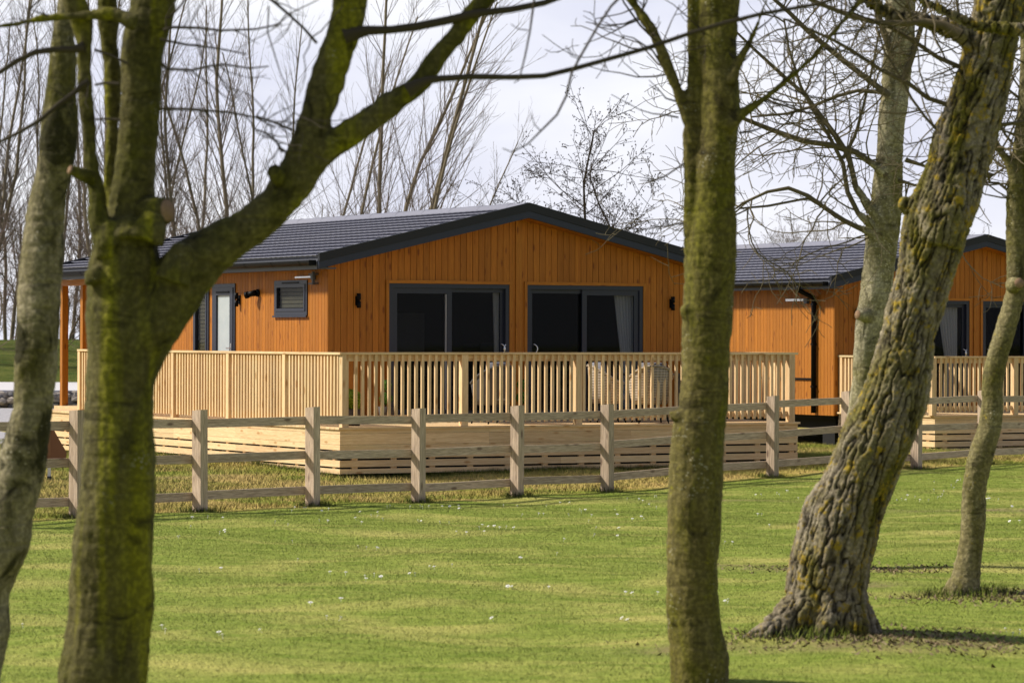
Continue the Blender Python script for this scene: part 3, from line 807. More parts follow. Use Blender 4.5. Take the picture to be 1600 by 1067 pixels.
def crown_mesh(out, mat, name, sides=(8, 7, 4, 3, 3)):
    m = MB()
    for P, r, lv in out: m.tube(P, r, sides[min(lv, 4)], cap=False)
    return m.mesh(name, mat)
def stub(tree, u, v, D, d, w, name='branch_stub', bm=None, cut=True):
    """sawn branch end"""
    p = at(u, v, D)-np.array(tree.location); d = np.array(d)/np.linalg.norm(d); r = w*D/FPX
    m = MB(); m.tube([p-d*.10, p-d*.03, p+d*.02], [r*1.5, r*1.2, r], 18); o = m.build(name, bm, tree)
    if not cut: return
    q = MB(); q.tube([p+d*.021, p+d*.025], [r*.9, r*.88], 16); q.build('cut_face', M['cutwood'], o)

def fg_tree(name_, label, base, lines, mat, disp, voxel, twigs, tmat, seeds, conf, cat='tree'):
    t_ = empty('tree', base); tag(t_, label, cat, 'bare trees standing on the lawn')
    me = skin(lines, voxel, mat, 'trunk', disp)
    off = np.array(base); co_ = np.empty(len(me.vertices)*3); me.vertices.foreach_get('co', co_)
    me.vertices.foreach_set('co', (co_.reshape(-1, 3)-off).ravel()); me.update()
    link('trunk', me, t_)
    out = []
    for P, r in twigs:
        out.append((P, r, 1))
    for P, r, cnt, c in seeds:
        for _ in range(cnt):
            i = rng.integers(0, len(P)-1); f = rng.random(); q = P[i]*(1-f)+P[i+1]*f
            dd = P[i+1]-P[i]; dd /= np.linalg.norm(dd); s_ = rng.normal(0, 1, 3)*np.array((1, .7, 1)); s_ -= dd*(s_ @ dd); s_ /= np.linalg.norm(s_)
            grow(out, q, dd*rng.uniform(.2, .9)+s_, rng.uniform(*c['len']), min(c['r0'], r[i]*.8), 1, c)
    if out:
        m = crown_mesh(out, tmat, 'crown'); k_ = np.empty(len(m.vertices)*3); m.vertices.foreach_get('co', k_)
        m.vertices.foreach_set('co', (k_.reshape(-1, 3)-off).ravel()); m.update()
        link('crown', m, t_)
    return t_
TW = dict(seg=(.1, .09, .06, .05), wig=.16, trop=(0, 0, .5), dens=(6, 6, 7, 6), ang=(35, 75), rat=(.35, .65), rrat=.6, rmin=.0022, lv=3, len=(.4, 1.2), r0=.009, lmin=.06)

# T-mid-left: big forked mossy tree
D = 15.2
trunk = L([(158, 1200, 172), (160, 1130, 158), (160, 1067, 139), (166, 1010, 131), (172, 950, 126), (175, 850, 122), (181, 780, 115), (187, 680, 106), (190, 600, 104), (194, 540, 108), (195, 480, 112), (194, 410, 108), (198, 345, 92)], D)
limb = L([(212, 580, 70), (240, 505, 96), (272, 452, 92), (308, 410, 82), (348, 382, 68), (392, 355, 66), (430, 320, 68), (460, 275, 68), (480, 230, 60), (498, 165, 51), (520, 100, 50), (538, 45, 52), (547, 0, 52), (556, -120, 46), (575, -330, 34)], D)
rbr = L([(470, 270, 46), (500, 238, 46), (530, 217, 38), (559, 201, 34), (605, 168, 34), (651, 134, 33), (686, 86, 32), (715, 50, 31), (745, 12, 32), (775, -25, 30), (850, -130, 24), (930, -260, 18)], D)
stem = L([(168, 400, 42), (153, 340, 38), (150, 305, 34), (143, 262, 30), (138, 187, 29), (134, 112, 28), (130, 40, 29), (116, 0, 27), (100, -60, 24), (80, -160, 20)], D-.12)
main = L([(200, 400, 84), (205, 335, 74), (211, 281, 63), (216, 225, 62), (219, 150, 63), (222, 75, 68), (236, 20, 70), (243, -40, 66), (255, -200, 54), (262, -360, 40)], D)
back = L([(185, 350, 40), (172, 275, 26), (177, 187, 22), (175, 112, 24), (170, 37, 28), (168, -30, 26), (160, -150, 22)], D+.25)
brA = L([(538, 58, 30), (556, 52, 22), (575, 48, 16), (610, 47, 13), (650, 42, 14), (700, 32, 14), (740, 22, 13), (800, 15, 11), (850, 5, 10), (880, -6, 9), (950, -40, 7)], D-.05)
brB = L([(636, 142, 26), (652, 133, 18), (668, 126, 13.5), (690, 123, 11), (740, 120, 10), (800, 121, 9), (850, 119, 8.5), (900, 107, 8), (960, 90, 7.5), (1010, 76, 7.5), (1080, 52, 7), (1130, 37, 7), (1190, 22, 6.5), (1277, 7, 6), (1330, -10, 5)], D-.1)
brL = L([(215, 35, 30), (190, 27, 22), (165, 22, 19), (130, 25, 18), (90, 27, 17), (60, 30, 16), (30, 37, 14), (0, 41, 12), (-60, 50, 9)], D-.2)
brM = L([(132, 74, 20), (115, 78, 11), (85, 78, 10), (55, 82, 9.5), (28, 95, 9), (0, 113, 8), (-50, 130, 6)], D-.2)
brN = L([(140, 128, 12), (128, 134, 10), (115, 147, 9), (90, 165, 8), (60, 190, 7), (30, 207, 6), (0, 222, 5), (-40, 235, 4)], D-.2)
tw = [L(q, D-.3) for q in (
    [(985, -20, 5), (955, 10, 4), (935, 40, 4), (905, 92, 4), (893, 115, 4), (885, 150, 4), (870, 180, 3.6), (845, 205, 3.2), (825, 225, 2.8), (800, 238, 2.2), (785, 232, 1.5)],
    [(836, -10, 4), (832, 20, 3.6), (828, 50, 3.2), (820, 90, 3), (811, 125, 2.4), (803, 130, 1.6)],
    [(845, 205, 2), (835, 195, 1.8), (830, 178, 1.2)], [(905, 92, 2), (893, 88, 2), (884, 72, 1.3)], [(826, 48, 2), (810, 46, 1.8), (798, 38, 1.2)],
    [(250, 170, 5.5), (300, 171, 4.6), (360, 176, 4), (400, 184, 3.2), (430, 200, 2.4)], [(255, 48, 6), (270, 43, 5), (310, 44, 4.5), (345, 48, 4), (400, 46, 3.4), (440, 38, 2.5)],
    [(252, 100, 6), (262, 108, 5), (300, 110, 4.4), (330, 103, 4), (350, 101, 3.6), (390, 107, 3), (420, 104, 2.2)],
    [(250, 62, 5), (290, 70, 4), (340, 76, 3.2), (385, 85, 2.4)], [(318, 172, 4), (335, 190, 3.4), (342, 205, 2)], [(345, 176, 2.6), (352, 196, 2), (356, 205, 1.4)],
    [(300, 112, 3), (325, 130, 2.4), (350, 150, 2), (372, 165, 1.4)], [(262, 30, 5), (280, 12, 4), (297, -10, 3)],
    [(75, 25, 4), (45, 15, 3.6), (75, -10, 3)], [(418, -5, 5), (450, 22, 4.6), (475, 45, 4.4), (495, 68, 5)], [(400, 182, 4), (425, 190, 4), (458, 204, 4.5)], [(398, 202, 3), (415, 208, 3.6), (432, 222, 4), (442, 238, 5)],
    [(420, 10, 2.6), (418, 50, 2.4), (432, 95, 2.2), (440, 120, 1.8), (455, 145, 1.2)], [(186, 132, 6), (165, 130, 4.5), (148, 133, 4)], [(188, 188, 5), (165, 186, 4), (150, 187, 3.5)], [(200, 100, 4), (175, 88, 4), (148, 78, 5)])]
cf = dict(TW, len=(.12, .42), r0=.0038, trop=(0, 0, -.2), wig=.26, dens=(6, 5, 6, 6), rmin=.0013, seg=(.06, .05, .04, .03))
T2 = fg_tree('tree', 'large mossy green tree at left with a thick limb bending across the lodge roof', (*at(158, 1195, D)[:2], 0),
    [trunk, limb, rbr, stem, main, back, brL]+[L(q, D-.13) for q in ([(172, 385, 50), (170, 360, 44), (166, 345, 26)], [(226, 372, 60), (236, 350, 46), (243, 332, 30)], [(200, 372, 60), (200, 352, 40), (197, 338, 22)], [(270, 440, 60), (282, 405, 46), (290, 385, 24)], [(150, 440, 36), (143, 420, 26)])], M['b_mid'], smooth_bark(.85, 3.1), .0105, tw+[brA, brB, brM, brN], M['twig_dark'],
    [(tw[5][0], tw[5][1], 7, cf), (tw[6][0], tw[6][1], 7, cf), (tw[7][0], tw[7][1], 7, cf), (tw[14][0], tw[14][1], 7, cf), (tw[15][0], tw[15][1], 5, cf), (tw[16][0], tw[16][1], 5, cf), (brL[0][4:], brL[1][4:], 7, cf), (brN[0], brN[1], 4, cf)], TW)
stub(T2, 256, 330, D-.10, (.86, -.5, .1), 20, bm=M['b_mid']); stub(T2, 116, 268, D-.2, (-.75, -.5, .3), 8, bm=M['b_mid']); stub(T2, 430, 270, D-.12, (-.3, -.8, .4), 11, bm=M['b_mid'], cut=False)

# leftmost pale tree
D = 17.0
trunk = L([(-58, 1180, 112), (-48, 1100, 98), (-38, 1040, 86), (-22, 975, 82), (-20, 925, 80), (-6, 887, 78), (8, 850, 80), (12, 812, 80), (22, 775, 80), (31, 737, 82), (37, 700, 80), (49, 642, 66), (55, 567, 69), (58, 530, 68), (61, 455, 74), (66, 387, 70), (70, 340, 66), (76, 300, 58), (84, 262, 58), (90, 225, 62), (93, 187, 62), (96, 131, 48), (98, 75, 42), (100, 37, 36), (103, 0, 30), (108, -60, 26), (115, -250, 22)], D)
fg_tree('tree', 'pale grey mottled trunk leaning at the far left edge, beside the big mossy tree', (*at(-58, 1175, D)[:2], 0), [(trunk[0], trunk[1]*.94)], M['b_left'], smooth_bark(.5, 9.4), .011, [], M['twig_dark'], [], TW)

# right of centre: tall olive trunk in front of the deck
D = 18.4
main = L([(1092, 1150, 116), (1092, 1090, 100), (1092, 1067, 95), (1092, 1030, 96), (1087, 1000, 88), (1083, 962, 85), (1082, 887, 82), (1083, 812, 83), (1084, 785, 83), (1088, 725, 84), (1091, 680, 84), (1097, 644, 79), (1102, 590, 74), (1104, 530, 76), (1108, 450, 76), (1112, 380, 74), (1116, 330, 66), (1119, 262, 62), (1124, 187, 65), (1123, 150, 65), (1122, 75, 64), (1124, 0, 64), (1128, -120, 58), (1130, -350, 44)], D)
comp = L([(1095, 430, 50), (1086, 345, 36), (1080, 262, 28), (1080, 200, 26), (1083, 130, 21), (1084, 75, 20), (1084, 0, 21), (1082, -150, 18)], D+.02)
ll = L([(1084, 230, 20), (1074, 185, 20), (1058, 140, 18), (1040, 95, 16), (1020, 50, 15), (1000, 20, 14), (985, -5, 13), (960, -60, 11), (920, -150, 8)], D)
rl = L([(1135, 200, 22), (1155, 182, 16), (1163, 175, 14), (1190, 158, 12), (1230, 125, 12), (1270, 90, 12), (1300, 55, 12), (1325, 25, 11), (1350, -5, 10), (1400, -70, 8)], D-.1)
ru = L([(1140, 130, 18), (1155, 95, 13), (1175, 60, 10), (1190, 20, 9), (1202, -10, 8), (1220, -60, 6)], D-.1)
kn = L([(1090, 500, 30), (1072, 484, 26), (1066, 478, 14)], D-.06); kn2 = L([(1075, 650, 30), (1054, 648, 22), (1049, 640, 10)], D-.05)
tw = [L(q, D) for q in ([(1070, 255, 3), (1040, 275, 2.6), (1020, 283, 2), (1000, 282, 1.4)], [(1070, 348, 3.2), (1040, 353, 2.6), (1010, 358, 2.2), (985, 358, 1.6), (960, 352, 1)],
    [(1060, 184, 3), (1040, 180, 2.6), (1020, 178, 2), (1000, 172, 1.6), (955, 148, 1.2)], [(1155, 208, 4), (1175, 205, 3.4), (1190, 200, 2.4)], [(1060, 160, 4), (1045, 120, 3.6), (1020, 80, 3), (990, 60, 2.2), (970, 55, 1.2)],
    [(1030, 70, 4), (1000, 40, 3.6), (975, 5, 3), (960, -30, 2)], [(1005, 25, 3), (975, 38, 2.6), (945, 40, 2), (915, 35, 1.4)], [(1000, 10, 3), (970, 22, 2), (930, 30, 1.5)])]
cf3 = dict(TW, len=(.2, .7), r0=.006, dens=(5, 6, 6, 6), trop=(0, 0, .25), wig=.2)
T3 = fg_tree('tree', 'tall straight olive trunk standing in front of the right end of the near deck', (*at(1092, 1140, D)[:2], 0),
    [main, comp, ll, rl, ru, kn, kn2], M['b_right'], smooth_bark(.7, 21.), .0115, tw, M['twig_dark'],
    [(ll[0][2:], ll[1][2:], 14, cf3), (rl[0][3:], rl[1][3:], 12, cf3), (ru[0], ru[1], 9, cf3), (tw[1][0], tw[1][1], 4, dict(cf3, len=(.05, .2))), (tw[4][0], tw[4][1], 4, cf3)], TW)

# leaning ridged trunk
D = 21.2
main = L([(1300, 1010, 118), (1296, 965, 120), (1291, 925, 124), (1297, 887, 127), (1305, 850, 123), (1314, 812, 122), (1332, 775, 112), (1348, 737, 108), (1363, 700, 102), (1388, 645, 100), (1403, 602, 98), (1411, 559, 94), (1421, 515, 88), (1434, 472, 88), (1446, 429, 86), (1455, 386, 90), (1465, 343, 96), (1484, 300, 98), (1508, 225, 94), (1530, 150, 82), (1548, 75, 82), (1562, 20, 78), (1580, -80, 68), (1620, -300, 54), (1650, -500, 40)], D)
def root(pts):      # roots laid out in metres from the trunk's foot
    b = at(1300, 1000, D)
    return (np.array([(b[0]+x, b[1]+y, z) for x, y, z, r in pts]), np.array([r for *_, r in pts]))
roots = [root([(-.05, -.05, .32, .17), (-.25, -.12, .16, .15), (-.42, -.18, .06, .10), (-.58, -.22, -.02, .06)]), root([(.06, -.1, .3, .15), (.10, -.2, .1, .12), (.14, -.28, -.03, .08)]),
    root([(.06, 0, .35, .16), (.16, -.06, .14, .12), (.25, -.08, .02, .09), (.36, -.1, -.06, .05)]), root([(-.02, -.15, .3, .12), (-.05, -.26, .1, .1), (-.06, -.36, -.04, .06)]), root([(0, .1, .3, .15), (.1, .35, .05, .1), (.2, .5, -.05, .05)]),
    root([(-.1, .1, .3, .15), (-.3, .25, .05, .1), (-.45, .35, -.05, .05)])]
lim = L([(1545, 95, 50), (1515, 60, 36), (1485, 45, 27), (1460, 37, 24), (1430, 30, 22), (1400, 25, 20), (1370, 10, 18), (1345, -5, 16), (1300, -40, 14), (1220, -90, 10)], D-.05)
lim2 = L([(1500, 55, 20), (1475, 40, 14), (1442, 34, 11), (1412, 37, 10), (1375, 36, 9), (1330, 26, 8), (1285, 8, 7), (1250, -10, 6)], D-.15)
lim3 = L([(1640, 50, 18), (1600, 48, 17), (1550, 43, 16), (1520, 38, 15), (1480, 20, 14), (1440, 0, 12), (1400, -25, 10), (1330, -70, 7)], D-.5)
kn = [L([(1445, 322, 40), (1420, 322, 22), (1412, 312, 12)], D-.02), L([(1468, 380, 60), (1478, 330, 70), (1486, 290, 56)], D-.13)]
tw = [L(q, D) for q in ([(1500, 170, 10), (1484, 165, 8), (1450, 154, 7.5), (1420, 131, 7), (1375, 109, 6.5), (1330, 79, 6), (1300, 62, 5), (1262, 45, 4), (1225, 30, 3)],
    [(1510, 112, 10), (1499, 105, 8), (1465, 90, 7.5), (1431, 67, 7), (1394, 45, 6), (1337, 24, 5), (1290, 10, 3)], [(1480, 215, 6), (1470, 210, 5), (1446, 184, 4.6), (1424, 154, 4.4), (1409, 124, 4), (1382, 82, 3.6), (1370, 40, 3), (1365, 0, 2.5)],
    [(1540, 200, 9), (1560, 196, 7.5), (1590, 192, 6), (1630, 186, 4)], [(1535, 20, 14), (1528, -10, 12), (1520, -60, 10)], [(1520, 40, 8), (1526, 0, 7), (1530, -40, 6)], [(1500, 40, 6), (1496, 10, 5), (1490, -30, 4)])]
cf5 = dict(TW, len=(.3, 1.1), r0=.007, dens=(5, 6, 7, 6), trop=(-.1, 0, .25), wig=.2)
T5 = fg_tree('tree', 'thick leaning trunk with deeply ridged bark, orange lichen and spreading roots', (*at(1300, 1000, D)[:2], 0),
    [main, lim, lim3]+roots+kn, M['b_ridge'], ridged_bark, .0082, tw+[lim2], M['twig_olive'],
    [(tw[0][0], tw[0][1], 9, cf5), (tw[1][0], tw[1][1], 9, cf5), (tw[2][0], tw[2][1], 6, cf5), (lim2[0], lim2[1], 7, cf5), (lim[0][4:], lim[1][4:], 7, cf5), (tw[3][0], tw[3][1], 5, cf5), (lim3[0][3:], lim3[1][3:], 6, cf5)], TW)

# pale birch-like tree behind the leaning one
D = 28.3
main = L([(1303, 895, 78), (1308, 868, 58), (1314, 830, 52), (1322, 780, 49), (1334, 710, 47), (1345, 645, 45), (1351, 602, 43), (1354, 559, 43), (1360, 515, 45), (1367, 472, 50), (1372, 429, 49), (1377, 386, 50), (1380, 360, 52), (1384, 337, 49), (1387, 300, 46), (1389, 262, 45), (1391, 225, 43), (1394, 187, 43), (1398, 150, 44), (1401, 112, 46), (1404, 75, 47), (1406, 0, 46), (1404, -120, 40), (1400, -400, 28)], D)
la = [L(q, D-.1) for q in ([(1375, 345, 14), (1360, 326, 11), (1337, 292, 9.5), (1326, 244, 9), (1307, 214, 8.5), (1281, 180, 8), (1259, 150, 7), (1225, 120, 6), (1180, 79, 5), (1150, 50, 3.5)],
    [(1385, 275, 15), (1367, 259, 11), (1337, 238, 10), (1300, 227, 9), (1255, 221, 8.5), (1202, 202, 8), (1165, 187, 6.5), (1130, 170, 5)],
    [(1370, 372, 12), (1354, 362, 9), (1319, 345, 8), (1296, 330, 7.5), (1262, 306, 7), (1232, 294, 6.5), (1199, 300, 5), (1160, 318, 4), (1150, 326, 3)],
    [(1385, 375, 14), (1364, 354, 10), (1341, 334, 8.5), (1324, 300, 8), (1317, 255, 7), (1296, 214, 6), (1270, 172, 5.5), (1251, 135, 5), (1232, 75, 4), (1225, 30, 3)],
    [(1390, 150, 13), (1375, 139, 10), (1345, 116, 9), (1311, 90, 8.5), (1262, 49, 8), (1232, 19, 7), (1210, 0, 6), (1180, -30, 5)],
    [(1385, 145, 8), (1340, 142, 6), (1310, 150, 5.5), (1265, 168, 5), (1230, 178, 4.4), (1175, 183, 3)],
    [(1317, 248, 6), (1335, 215, 5), (1348, 170, 4.4), (1360, 120, 4), (1372, 60, 3)], [(1296, 330, 4), (1262, 310, 4), (1200, 322, 4), (1155, 326, 3)],
    [(1410, 130, 12), (1425, 90, 9), (1440, 40, 8), (1450, -10, 7)], [(1395, 90, 12), (1380, 50, 10), (1365, 0, 9), (1350, -50, 8)], [(1415, 250, 8), (1440, 258, 5), (1460, 266, 4)], [(1405, 282, 6), (1430, 290, 4)])]
cf4 = dict(TW, len=(.45, 1.5), r0=.008, dens=(4.5, 5, 6, 5), trop=(0, 0, .22), wig=.2, seg=(.12, .11, .07, .06), rmin=.0028)
T4 = fg_tree('tree', 'pale lichen flecked trunk rising straight just behind the leaning ridged trunk', (*at(1303, 885, D)[:2], 0),
    [main]+[(P[:3], r[:3]) for P, r in la[:5]], M['b_birch'], smooth_bark(.55, 33.), .015, la, M['twig_olive'],
    [(P, r, n_, cf4) for (P, r), n_ in zip(la, (11, 11, 10, 10, 10, 6, 5, 4, 5, 5, 4, 3))], TW)
stub(T4, 1343, 492, D-.15, (-.9, -.5, .1), 8, bm=M['b_birch'])

# slim curving tree at the right
D = 25.0
main = L([(1500, 945, 82), (1504, 922, 58), (1510, 900, 46), (1513, 880, 42), (1518, 850, 39), (1522, 812, 39), (1522, 775, 37), (1527, 737, 38), (1537, 700, 38), (1547, 667, 37), (1551, 633, 36), (1551, 599, 35), (1556, 569, 34), (1563, 542, 33), (1571, 515, 33), (1581, 481, 33), (1588, 447, 33), (1588, 400, 33), (1587, 350, 33), (1589, 300, 34), (1592, 260, 32), (1600, 200, 28), (1606, 100, 25), (1606, 0, 23), (1612, -150, 18), (1615, -400, 12)], D)
lf = L([(1588, 290, 24), (1578, 258, 16), (1568, 242, 13), (1555, 226, 10), (1549, 212, 8), (1545, 170, 6), (1540, 120, 5)], D-.05)
tw = [L(q, D) for q in ([(1590, 310, 5), (1560, 286, 4), (1540, 285, 3.4), (1510, 300, 2.4)], [(1588, 270, 5), (1570, 262, 4), (1550, 275, 3), (1530, 292, 2.2)], [(1595, 240, 5), (1570, 210, 4), (1560, 190, 3), (1550, 160, 2)], [(1600, 160, 5), (1575, 140, 4), (1560, 130, 3)])]
T6 = fg_tree('tree', 'slim curving grey green trunk at the right edge with one sawn branch', (*at(1504, 930, D)[:2], 0),
    [main, lf], M['b_slim'], smooth_bark(.4, 44.), .0125, tw, M['twig_olive'], [(q[0], q[1], 8, dict(cf4, len=(.3, .9))) for q in tw]+[(lf[0], lf[1], 9, cf4), (main[0][19:23], main[1][19:23], 12, cf4)], TW)
stub(T6, 1591, 443, D-.2, (.25, -1, .15), 9, bm=M['b_slim'])

# ------------------------------------------------------------ background trees
def far_mesh(kind, seed):
    global rng
    rng = np.random.default_rng(seed); random.seed(seed)
    tr, br = [], []
    if kind == 'poplar':
        Ht = 15.; c = dict(seg=(1., .55, .4, .3), wig=.055, trop=(.012, 0, .10), dens=(4.4, 4.4, 3.6, 2), ang=(16, 42), rat=(.14, .30), rrat=.27, rmin=.0036, lv=3, t0=.14, lmin=.3)
    elif kind == 'swept':
        Ht = 13.; c = dict(seg=(1., .5, .35, .3), wig=.05, trop=(.035, 0, .10), dens=(3.4, 4.0, 3.6, 2), ang=(14, 42), rat=(.18, .36), rrat=.27, rmin=.0036, lv=3, t0=.12, lmin=.3)
    elif kind == 'scrub':
        Ht = 7.5; c = dict(seg=(.6, .4, .3, .25), wig=.13, trop=(0, 0, .05), dens=(3.6, 3.8, 3.4, 2.5), ang=(25, 60), rat=(.3, .5), rrat=.36, rmin=.0042, lv=3, t0=.08, lmin=.22)
    elif kind == 'round':
        Ht = 9.; c = dict(seg=(.7, .45, .3, .25), wig=.11, trop=(0, 0, .06), dens=(2.6, 3.0, 3.0, 2.4), ang=(25, 60), rat=(.4, .62), rrat=.55, rmin=.009, lv=3, t0=.2, lmin=.25)
    else:
        Ht = 8.2; c = dict(seg=(.5, .35, .22, .2), wig=.09, trop=(.02, 0, .04), dens=(4.8, 4.4, 5.5, 3), ang=(30, 65), rat=(.26, .46), rrat=.38, rmin=.006, lv=3, t0=.2, lmin=.15)
    out = []
    d = np.array((rng.uniform(-.05, .05)+(.05 if kind == 'swept' else 0), rng.uniform(-.05, .05), 1))
    grow(out, (0, 0, -.2), d, Ht, Ht*.0060 if kind != 'alder' else .07, 0, c)
    for o in out: (tr if o[2] == 0 else br).append(o)
    big = [o for o in br if o[2] == 1 and o[1][0] > .03]
    mt = MB()
    for P, r, lv in tr: mt.tube(P, r, 8, cap=False)
    mat_t = M['alder'] if kind == 'alder' else M['trunk_far']
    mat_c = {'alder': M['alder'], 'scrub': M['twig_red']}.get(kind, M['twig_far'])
    mc = MB()
    for P, r, lv in br: mc.tube(P, r, (5, 4, 3, 3)[min(lv, 3)], cap=False)
    if kind == 'alder':      # small dark cones at the twig tips
        for P, r, lv in br:
            if lv >= 2:
                for _ in range(3):
                    q = P[rng.integers(1, len(P))]+rng.normal(0, .035, 3); s_ = rng.uniform(.012, .024)
                    mc.add(q+s_*np.array([(1, 0, 0), (-1, 0, 0), (0, 1, 0), (0, -1, 0), (0, 0, 1.3), (0, 0, -1.3)]), [(0, 2, 4), (2, 1, 4), (1, 3, 4), (3, 0, 4), (2, 0, 5), (1, 2, 5), (3, 1, 5), (0, 3, 5)])
    return mt.mesh('trunk', mat_t), mc.mesh('crown', mat_c)
POOL = {}
def far_tree(kind, v, u, D, scale, rz, label, group, z=0., sx=1.):
    if (kind, v) not in POOL: POOL[kind, v] = far_mesh(kind, 100+7*v+hash_(kind))
    mt, mc = POOL[kind, v]
    p = at(u, 500, D); o = empty('tree', (p[0], p[1], z), rz); o.scale = (scale*sx, scale*sx, scale)
    tag(o, label, 'tree', group); link('trunk', mt, o); link('crown', mc, o); return o
def hash_(s): return sum(ord(ch)*(i+1) for i, ch in enumerate(s)) % 977
GB = 'bare trees behind the lodges'
LBL_W = 'bare slender tree in the dense wood behind the left end of the near lodge'
# wood at the far left
r0 = np.random.default_rng(5)
k = 0
for u in np.linspace(-130, 420, 26):
    D_ = r0.uniform(108, 150)
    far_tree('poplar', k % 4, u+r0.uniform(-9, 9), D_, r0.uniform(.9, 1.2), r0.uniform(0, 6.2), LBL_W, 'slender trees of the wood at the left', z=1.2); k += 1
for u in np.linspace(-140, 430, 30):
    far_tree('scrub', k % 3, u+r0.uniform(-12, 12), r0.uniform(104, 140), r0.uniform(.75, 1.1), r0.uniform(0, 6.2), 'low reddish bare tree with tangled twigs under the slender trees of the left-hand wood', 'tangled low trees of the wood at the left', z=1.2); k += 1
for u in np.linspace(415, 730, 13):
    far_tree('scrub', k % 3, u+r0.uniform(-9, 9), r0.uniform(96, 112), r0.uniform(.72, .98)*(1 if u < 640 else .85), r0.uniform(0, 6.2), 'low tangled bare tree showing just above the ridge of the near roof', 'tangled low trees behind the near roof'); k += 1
# swept clump behind the near lodge's roof
CL = [(474, 96, .84, 'leftmost bare upswept tree of the clump behind the near lodge roof'), (529, 92, .92, 'second bare upswept tree from the left in the clump behind the near lodge roof'), (566, 90, 1.05, 'third bare upswept tree from the left in the clump behind the near lodge roof'),
      (597, 88, 1.08, 'bare upswept tree in the middle of the clump behind the near lodge roof'), (618, 87, 1.12, 'tallest bare upswept tree of the clump behind the near lodge roof'), (640, 86, .9, 'bare upswept tree right of the tallest one in the clump behind the roof'), (672, 88, .62, 'short bare tree leaning right at the end of the clump behind the near roof')]
for i, (u, D_, s_, lb) in enumerate(CL): far_tree('swept', i % 4, u, D_, s_, (0, .3, -.3, .15, -.2, .1, 0)[i], lb, 'upswept trees behind the near roof')
far_tree('alder', 0, 948, 84, 1.0, .4, 'dark alder with small cones rising behind the right slope of the near roof', 'alders behind the near roof')
far_tree('alder', 1, 985, 86, .86, 2.0, 'shorter dark alder with cones, right beside the tallest alder', 'alders behind the near roof')
far_tree('alder', 2, 868, 88, .78, 1.0, 'smallest dark alder with cones, near the ridge of the near roof', 'alders behind the near roof')
LB_D = 'distant bare rounded tree showing just above the roof ridge of the farther lodge'
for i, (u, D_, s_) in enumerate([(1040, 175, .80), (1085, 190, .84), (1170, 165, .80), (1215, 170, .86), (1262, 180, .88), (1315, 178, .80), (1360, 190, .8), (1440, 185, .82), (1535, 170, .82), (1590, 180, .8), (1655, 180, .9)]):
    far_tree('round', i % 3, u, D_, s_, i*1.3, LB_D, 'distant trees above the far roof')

# ------------------------------------------------------------ gabion wall, sign, deck furniture
random.seed(21); rng = np.random.default_rng(21)
gw = empty('gabion_wall', (-30, 89.4, 0)); tag(gw, 'low grey gabion stone wall below the pale path at the far left', 'wall')
m = MB(); x = 0.
def rock(m, c, s):
    v = [c+s*np.array(q)*rng.uniform(.75, 1.15) for q in ((1, 0, 0), (-1, 0, 0), (0, 1, 0), (0, -1, 0), (0, 0, 1), (0, 0, -1), (.7, -.7, .6), (-.7, -.7, .6), (.7, -.7, -.6), (-.7, -.7, -.6), (.7, .7, .6), (-.7, .7, .6))]
    import bmesh
    b = bmesh.new()
    for q in v: b.verts.new(q)
    bmesh.ops.convex_hull(b, input=b.verts[:]); b.verts.index_update()
    m.add([q.co[:] for q in b.verts], [[w.index for w in f.verts] for f in b.faces]); b.free()
for _ in range(1100):
    rock(m, np.array((rng.uniform(0, 28), rng.uniform(-.1, .35), rng.uniform(.06, .42))), rng.uniform(.07, .13)*np.array((1.25, 1, .9)))
t = NT('gabion stone', .85, .2); t.color(t.mix(t.math('ADD', t.math('MULTIPLY', t.attr('rnd'), .8), t.math('MULTIPLY', t.noise(t.coord(), 5, 4), .3)), (.09, .095, .115), (.42, .36, .30)))
m.build('stone_fill', t.m, gw)
m = MB()
for xx in np.arange(0, 28.1, .5): m.tube([(xx, -.16, 0), (xx, -.16, .5)], .006, 4)
for zz in np.arange(.02, .5, .12): m.tube([(0, -.165, zz), (28, -.165, zz)], .005, 4)
m.build('wire_cage', M['soffit'], gw)

p = at(68, 700, 44.4)
sg = empty('cabinet_sign', (p[0], p[1], float(gz(p[0], p[1]))), R(8)); tag(sg, 'brown slope sided box on white legs standing on grass behind the fence at far left', 'sign')
m = MB()
pr = [(-.33, .30), (.31, .30), (.32, .39), (.21, .58), (.13, .73), (-.22, .735)]
v = [(x, -.09, z) for x, z in pr]+[(x*.93, .12, z*.98+.01) for x, z in pr]
n_ = len(pr); m.add(v, [tuple(range(n_)), tuple(range(2*n_-1, n_-1, -1))]+[(i, n_+i, n_+(i+1) % n_, (i+1) % n_) for i in range(n_)]); m.build('panel_box', M['brown'], sg)
m = MB(); m.box(-.28, .25, -.1, .1, .24, .285); m.build('base_plate', M['brown'], sg)
m = MB(); m.box(-.30, .10, -.096, -.092, .34, .68, r=.5); m.build('face_panel', plain('brown face', (.22, .105, .055), .5), sg)
for x in (.08, -.2):
    m = MB(); m.box(x-.022, x+.022, -.02, .02, .05, .239); o = m.build('leg', M['white'], sg)
    m = MB(); m.box(x-.03, x+.03, -.028, .028, -.02, .049); m.build('foot', plain('dark foot', (.02, .03, .06), .5), o)

